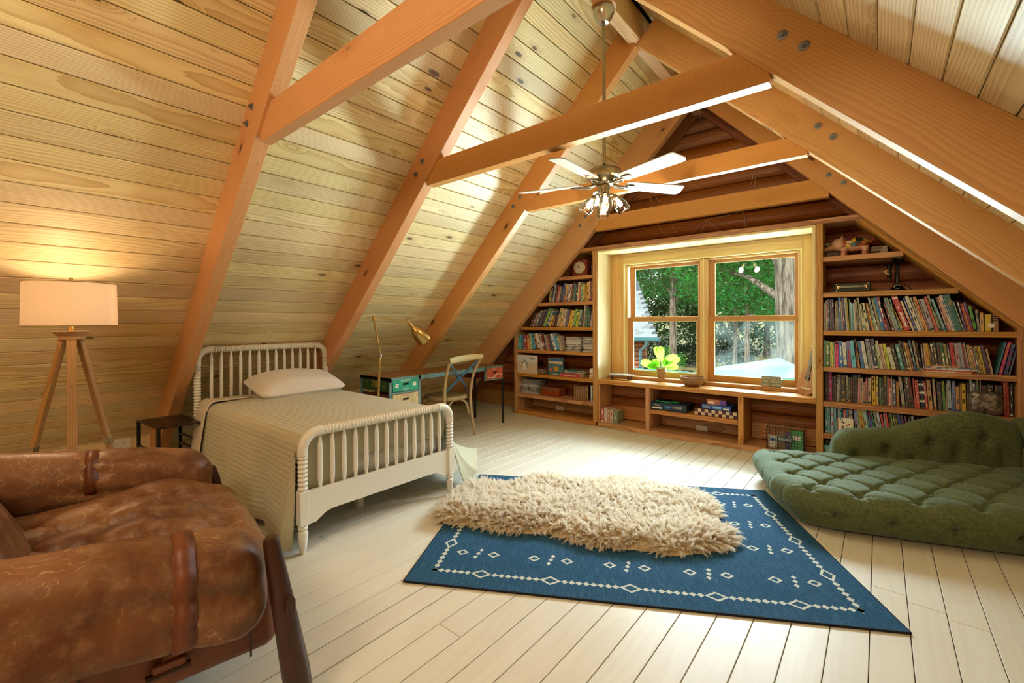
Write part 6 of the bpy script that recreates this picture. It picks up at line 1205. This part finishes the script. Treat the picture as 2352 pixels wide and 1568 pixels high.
def tree(name, label, x, y, h, r0, crown, leaf, nleaf, colr, seed, group='trees beyond the window', lean=0.):
    """crown: list of ellipsoids (dx, dy, z, rx, ry, rz)"""
    rr = np.random.RandomState(seed); zg = gz+max(0, y-45)*.07-.3; o = thing(name, label, 'tree', (x, y, zg), 0, group)
    H = h-zg; pts = [(lean*q*H+.12*math.sin(q*5+seed)*r0*2, .1*math.sin(q*4), q*H) for q in np.linspace(0, 1, 9)]; MB().tube(pts, [r0*(1.15 if q == 0 else 1-.55*q) for q in np.linspace(0, 1, 9)], 14).build('trunk', 'bark', o)
    if not crown: return o
    m = MB()
    for dx, dy, z, rx, ry, rz in crown[:5]:
        q = min(.95, max(.2, (z-zg)*.8/H)); b = Vector((lean*q*H, 0, q*H)); e = Vector((dx, dy, z-zg)); m.tube([b, b.lerp(e, .5)+Vector((0, 0, .2)), e], [r0*.3, r0*.2, r0*.06], 6)
    m.build('branches', 'bark', o)
    V = []; tot = sum((c[3]*c[4]*c[5])**.67 for c in crown)
    for dx, dy, z, rx, ry, rz in crown:
        n_ = int(nleaf*(rx*ry*rz)**.67/tot); d = rr.normal(size=(n_, 3)); d /= np.linalg.norm(d, axis=1, keepdims=True); rad = rr.uniform(.35, 1., n_)**.5; lump = 1+.22*np.sin(d[:, 0]*7+seed)*np.sin(d[:, 2]*8+seed)+.12*np.sin(d[:, 1]*15)
        c = d*(rad*lump)[:, None]*np.array([rx, ry, rz])+np.array([dx, dy, z-zg]); a = rr.normal(size=(n_, 3))+d*.4; a[:, 2] *= .6; a /= np.linalg.norm(a, axis=1, keepdims=True); b = np.cross(a, rr.normal(size=(n_, 3))); b /= np.linalg.norm(b, axis=1, keepdims=True); s_ = leaf*rr.uniform(.6, 1.3, n_)[:, None]
        V.append(np.stack([c-a*s_, c-b*s_*.5+a*s_*.1, c+a*s_, c+b*s_*.5+a*s_*.1], 1))
    V = np.concatenate(V); n_ = len(V); me = bpy.data.meshes.new('foliage'); me.vertices.add(n_*4); me.vertices.foreach_set('co', V.reshape(-1)); me.loops.add(n_*4); me.loops.foreach_set('vertex_index', np.arange(n_*4)); me.polygons.add(n_); me.polygons.foreach_set('loop_start', np.arange(0, n_*4, 4)); me.polygons.foreach_set('loop_total', np.full(n_, 4)); me.update(); me.materials.append(MAT['leaves'])
    f = link('foliage', me, o, kind='stuff'); f.color = lin(colr); return o
tree('oak_tree', 'large grey oak trunk with bright green crown at the right window', -1.86, 13.6, 7.0, .36, [(-.9, 1.5, 3.6, 1.7, 1.3, 1.0), (-2.3, 2.2, 3.0, 1.5, 1.2, 1.1), (.6, 1.2, 3.9, 1.4, 1.2, .9), (-1.6, 2.6, 4.6, 2.6, 1.5, 1.2)], .075, 15000, '3f9a34', 1, lean=.0)
tree('oak_tree', 'dark leaning trunk just right of the large grey oak', -1.28, 14.2, 6.5, .17, [], .08, 0, '2f7a2a', 2, lean=.05)
tree('maple_tree', 'slender pale trunk seen through the left sash', -8.9, 25, 9, .22, [(-1.8, 1., 4.2, 2.6, 2., 1.7), (.8, 1., 3.6, 2.2, 1.8, 1.5), (2.6, .5, 5.2, 2.4, 1.8, 1.5), (-1., -.6, 6.3, 3., 2.2, 1.6)], .10, 13000, '3c8a34', 3)
tree('maple_tree', 'yellow leaved bough at the top left of left sash', -10.9, 23.5, 7.0, .10, [(-.2, 0, 4.35, 1.0, .8, .35), (-.4, 0, 3.75, .7, .6, .25)], .08, 1100, 'd8c83a', 4)
tree('maple_tree', 'thin trunked green tree behind the window mullion', -6.2, 27, 8, .14, [(-.6, 0, 3.2, 2.0, 1.8, 1.6), (.9, 0, 4.6, 2.2, 1.8, 1.6), (1.4, .4, 2.3, 1.6, 1.4, 1.0)], .10, 9000, '4aa03a', 5)
tree('maple_tree', 'green tree filling the middle of the right sashes', -5.0, 24, 8, .13, [(-.2, 0, 3.2, 1.9, 1.6, 1.5), (1.2, 0, 2.4, 1.5, 1.3, 1.0), (.8, .4, 4.7, 2.2, 1.6, 1.4), (2.6, .6, 3.4, 1.7, 1.4, 1.6)], .09, 10000, '3a9a3a', 6)
for i, (x, y, c_) in enumerate([(-24, 50, '22521f'), (-18.5, 52, '2a6224'), (-13.5, 50, '1f4a1c'), (-9, 53, '2f6e28'), (-5, 51, '2a6424'), (-1, 54, '336f2a'), (-30, 56, '2a5a22'), (4, 56, '2f6a28')]):
    tree('forest_tree', ['dark green woodland tree at far left beyond the clearing', 'mid green woodland tree behind the slender pale trunk', 'deep green woodland tree left of the window mullion', 'bright woodland tree behind the mullion', 'woodland tree behind the middle of right sashes', 'woodland tree behind the big oak trunk', 'outermost woodland tree past the slate roof', 'woodland tree farthest to the right past the oak'][i], x, y, 10.5, .3, [(0, 0, 1.5, 3.4, 2.4, 3.2), (1.2, 0, 5.6, 3.4, 2.4, 2.8), (-1.6, .6, 4.2, 2.8, 2.2, 2.8), (0, -.6, 8.6, 3.4, 2.4, 2.2)], .22, 7000, c_, 20+i, 'woodland trees across the clearing')
# shrubs at the far edge of the gravel
for i, (x, y, s_) in enumerate([(-17.5, 43, 1.3), (-14.2, 44, 1.0), (-10.2, 44.5, 1.2), (-2.9, 19.5, .75)]):
    tree('shrub', ['dark shrub at the left edge of the clearing', 'low dark shrub below the slender trunk', 'dark rounded shrub across the gravel', 'pale wispy shrub left of the oak trunk'][i], x, y, gz+1.2+max(0, y-45)*.07, .04, [(0, 0, gz+(1.2 if i < 3 else 1.7)*s_, 1.6*s_ if i < 3 else .5, 1.2*s_ if i < 3 else .4, 1.1*s_ if i < 3 else .9)], .13 if i < 3 else .05, 2200 if i < 3 else 500, ('1d3c1a', '1d3c1a', '1a3416', '8aa078')[i], 40+i, 'shrubs across the clearing')
# wing of the house: shingled gable, gutter, downspout, log wall
wg = thing('house_wing', 'log wing of the house with grey shingled gable roof and teal gutter', 'house'); WY = 15.0
t = NT('shingle'); n1 = t.noise(t.n('TexCoord').outputs['Object'], 8., 4.).outputs['Fac']; rd = t.n('ObjectInfo').outputs['Random']; t.bsdf(color=t.n('HueSaturation', {'Value': t.math('MULTIPLY_ADD', rd, .5, .75), 'Color': t.mix(n1, '7b8a8e', 'a9b4b4')}).outputs[0], rough=.9); MAT['shingle'] = t.m
ez = .70; sl = math.tan(math.radians(42)); me_ = MB().box(-.15, .15, -.075, .075, -.006, .006).mesh('shingle', 'shingle'); tilt = Matrix.Rotation(math.atan(sl), 4, 'X'); rr = random.Random(2)
xr = -5.87
MB().add([(xr-9, WY, ez-.03), (xr, WY, ez-.03), (xr-1.9, WY+2.6, ez-.03+2.6*sl), (xr-9, WY+2.6, ez-.03+2.6*sl), (xr-9, WY+.2, ez-.2), (xr, WY+.2, ez-.2), (xr-1.9, WY+2.8, ez-.2+2.6*sl), (xr-9, WY+2.8, ez-.2+2.6*sl)], [[0, 1, 2, 3], [7, 6, 5, 4], [0, 4, 5, 1], [1, 5, 6, 2], [2, 6, 7, 3]]).build('roof_deck', plain('roof_deck_grey', '5a6468', .9), wg)
for r_ in range(19):
    yy = WY+.03+r_*.103; x = xr-.05-1.9*(r_*.103)/2.6-(.15 if r_ % 2 else 0)
    for k_ in range(7):
        o = link('shingle', me_, wg); o.matrix_local = Matrix.Translation((x-.15-.305*k_, yy+.03, ez+(yy-WY)*sl+.012+.004*rr.random())) @ tilt
MB().box(xr-9, xr+.1, WY-.14, WY-.01, ez-.13, ez-.01, c=.02).build('gutter', plain('teal_gutter', '4d7f86', .4), wg)
tl_ = plain('teal_pipe', '5b8f96', .4); MB().tube([(xr-.38, WY-.06, ez-.12), (xr-.42, WY-.02, ez-.3), (xr-.72, WY+.22, ez-.5), (xr-.74, WY+.24, -3.0)], .05, 10).build('downspout', tl_, wg)
for i in range(22): MB().tube([(xr-8, WY+.5, gz+.1+.17*i), (xr-.62, WY+.5, gz+.1+.17*i)], .095, 8).build('log', 'log', wg)
# green metal roof below the window
gm = plain('green_metal', '8fc4ae', .35, .1, var=.06, scale=3)
pr = thing('porch_roof', 'pale green ribbed metal porch roof below the window', 'roof'); A0, A1 = Vector((-9, 5.8, .30)), Vector((-9, 12.6, -.16))
def sheet(name, c, par, mat): 
    m = MB(); n = (Vector(c[1])-Vector(c[0])).cross(Vector(c[3])-Vector(c[0])).normalized()*-.04
    m.add([Vector(p) for p in c]+[Vector(p)+n for p in c], [[0, 1, 2, 3], [7, 6, 5, 4], [0, 4, 5, 1], [1, 5, 6, 2], [2, 6, 7, 3], [3, 7, 4, 0]]); return m.build(name, mat, par)
sheet('metal_panel', [(-9, 5.8, .30), (4, 5.8, .30), (4, 12.6, -.16), (-9, 12.6, -.16)], pr, gm)
for i in range(30): x = -8.8+.43*i; beam('rib', gm, (x, 5.8, .318), (x, 12.62, -.142), .035, .03, pr)
for i in range(14): MB().box(-6.4+.43*i, -6.1+.43*i, 12.585, 12.64, -.155, -.115).build('rib_cap', 'gap', pr)
rgm = plain('green_ridge', 'a9d8c2', .35, .1)
sheet('cross_gable', [(-2.95, 9.8, .18), (-1.55, 12.8, .15), (-1.95, 13.1, .30), (-3.0, 10.0, .20)], pr, rgm); sheet('cross_gable', [(-2.2, 10.2, .02), (-1.2, 11.9, -.02), (-1.55, 12.8, .15), (-2.95, 9.8, .18)], pr, gm)
# ---------------------------------------------------------------- lettering becomes plain mesh
bpy.context.view_layer.update(); dg = bpy.context.evaluated_depsgraph_get()
for o in [o for o in bpy.data.objects if o.type == 'FONT']:
    me = bpy.data.meshes.new_from_object(o.evaluated_get(dg)); n = link('lettering' if 'letter' in o.name else 'numeral', me, o.parent); n.matrix_local = o.matrix_local; bpy.data.objects.remove(o)
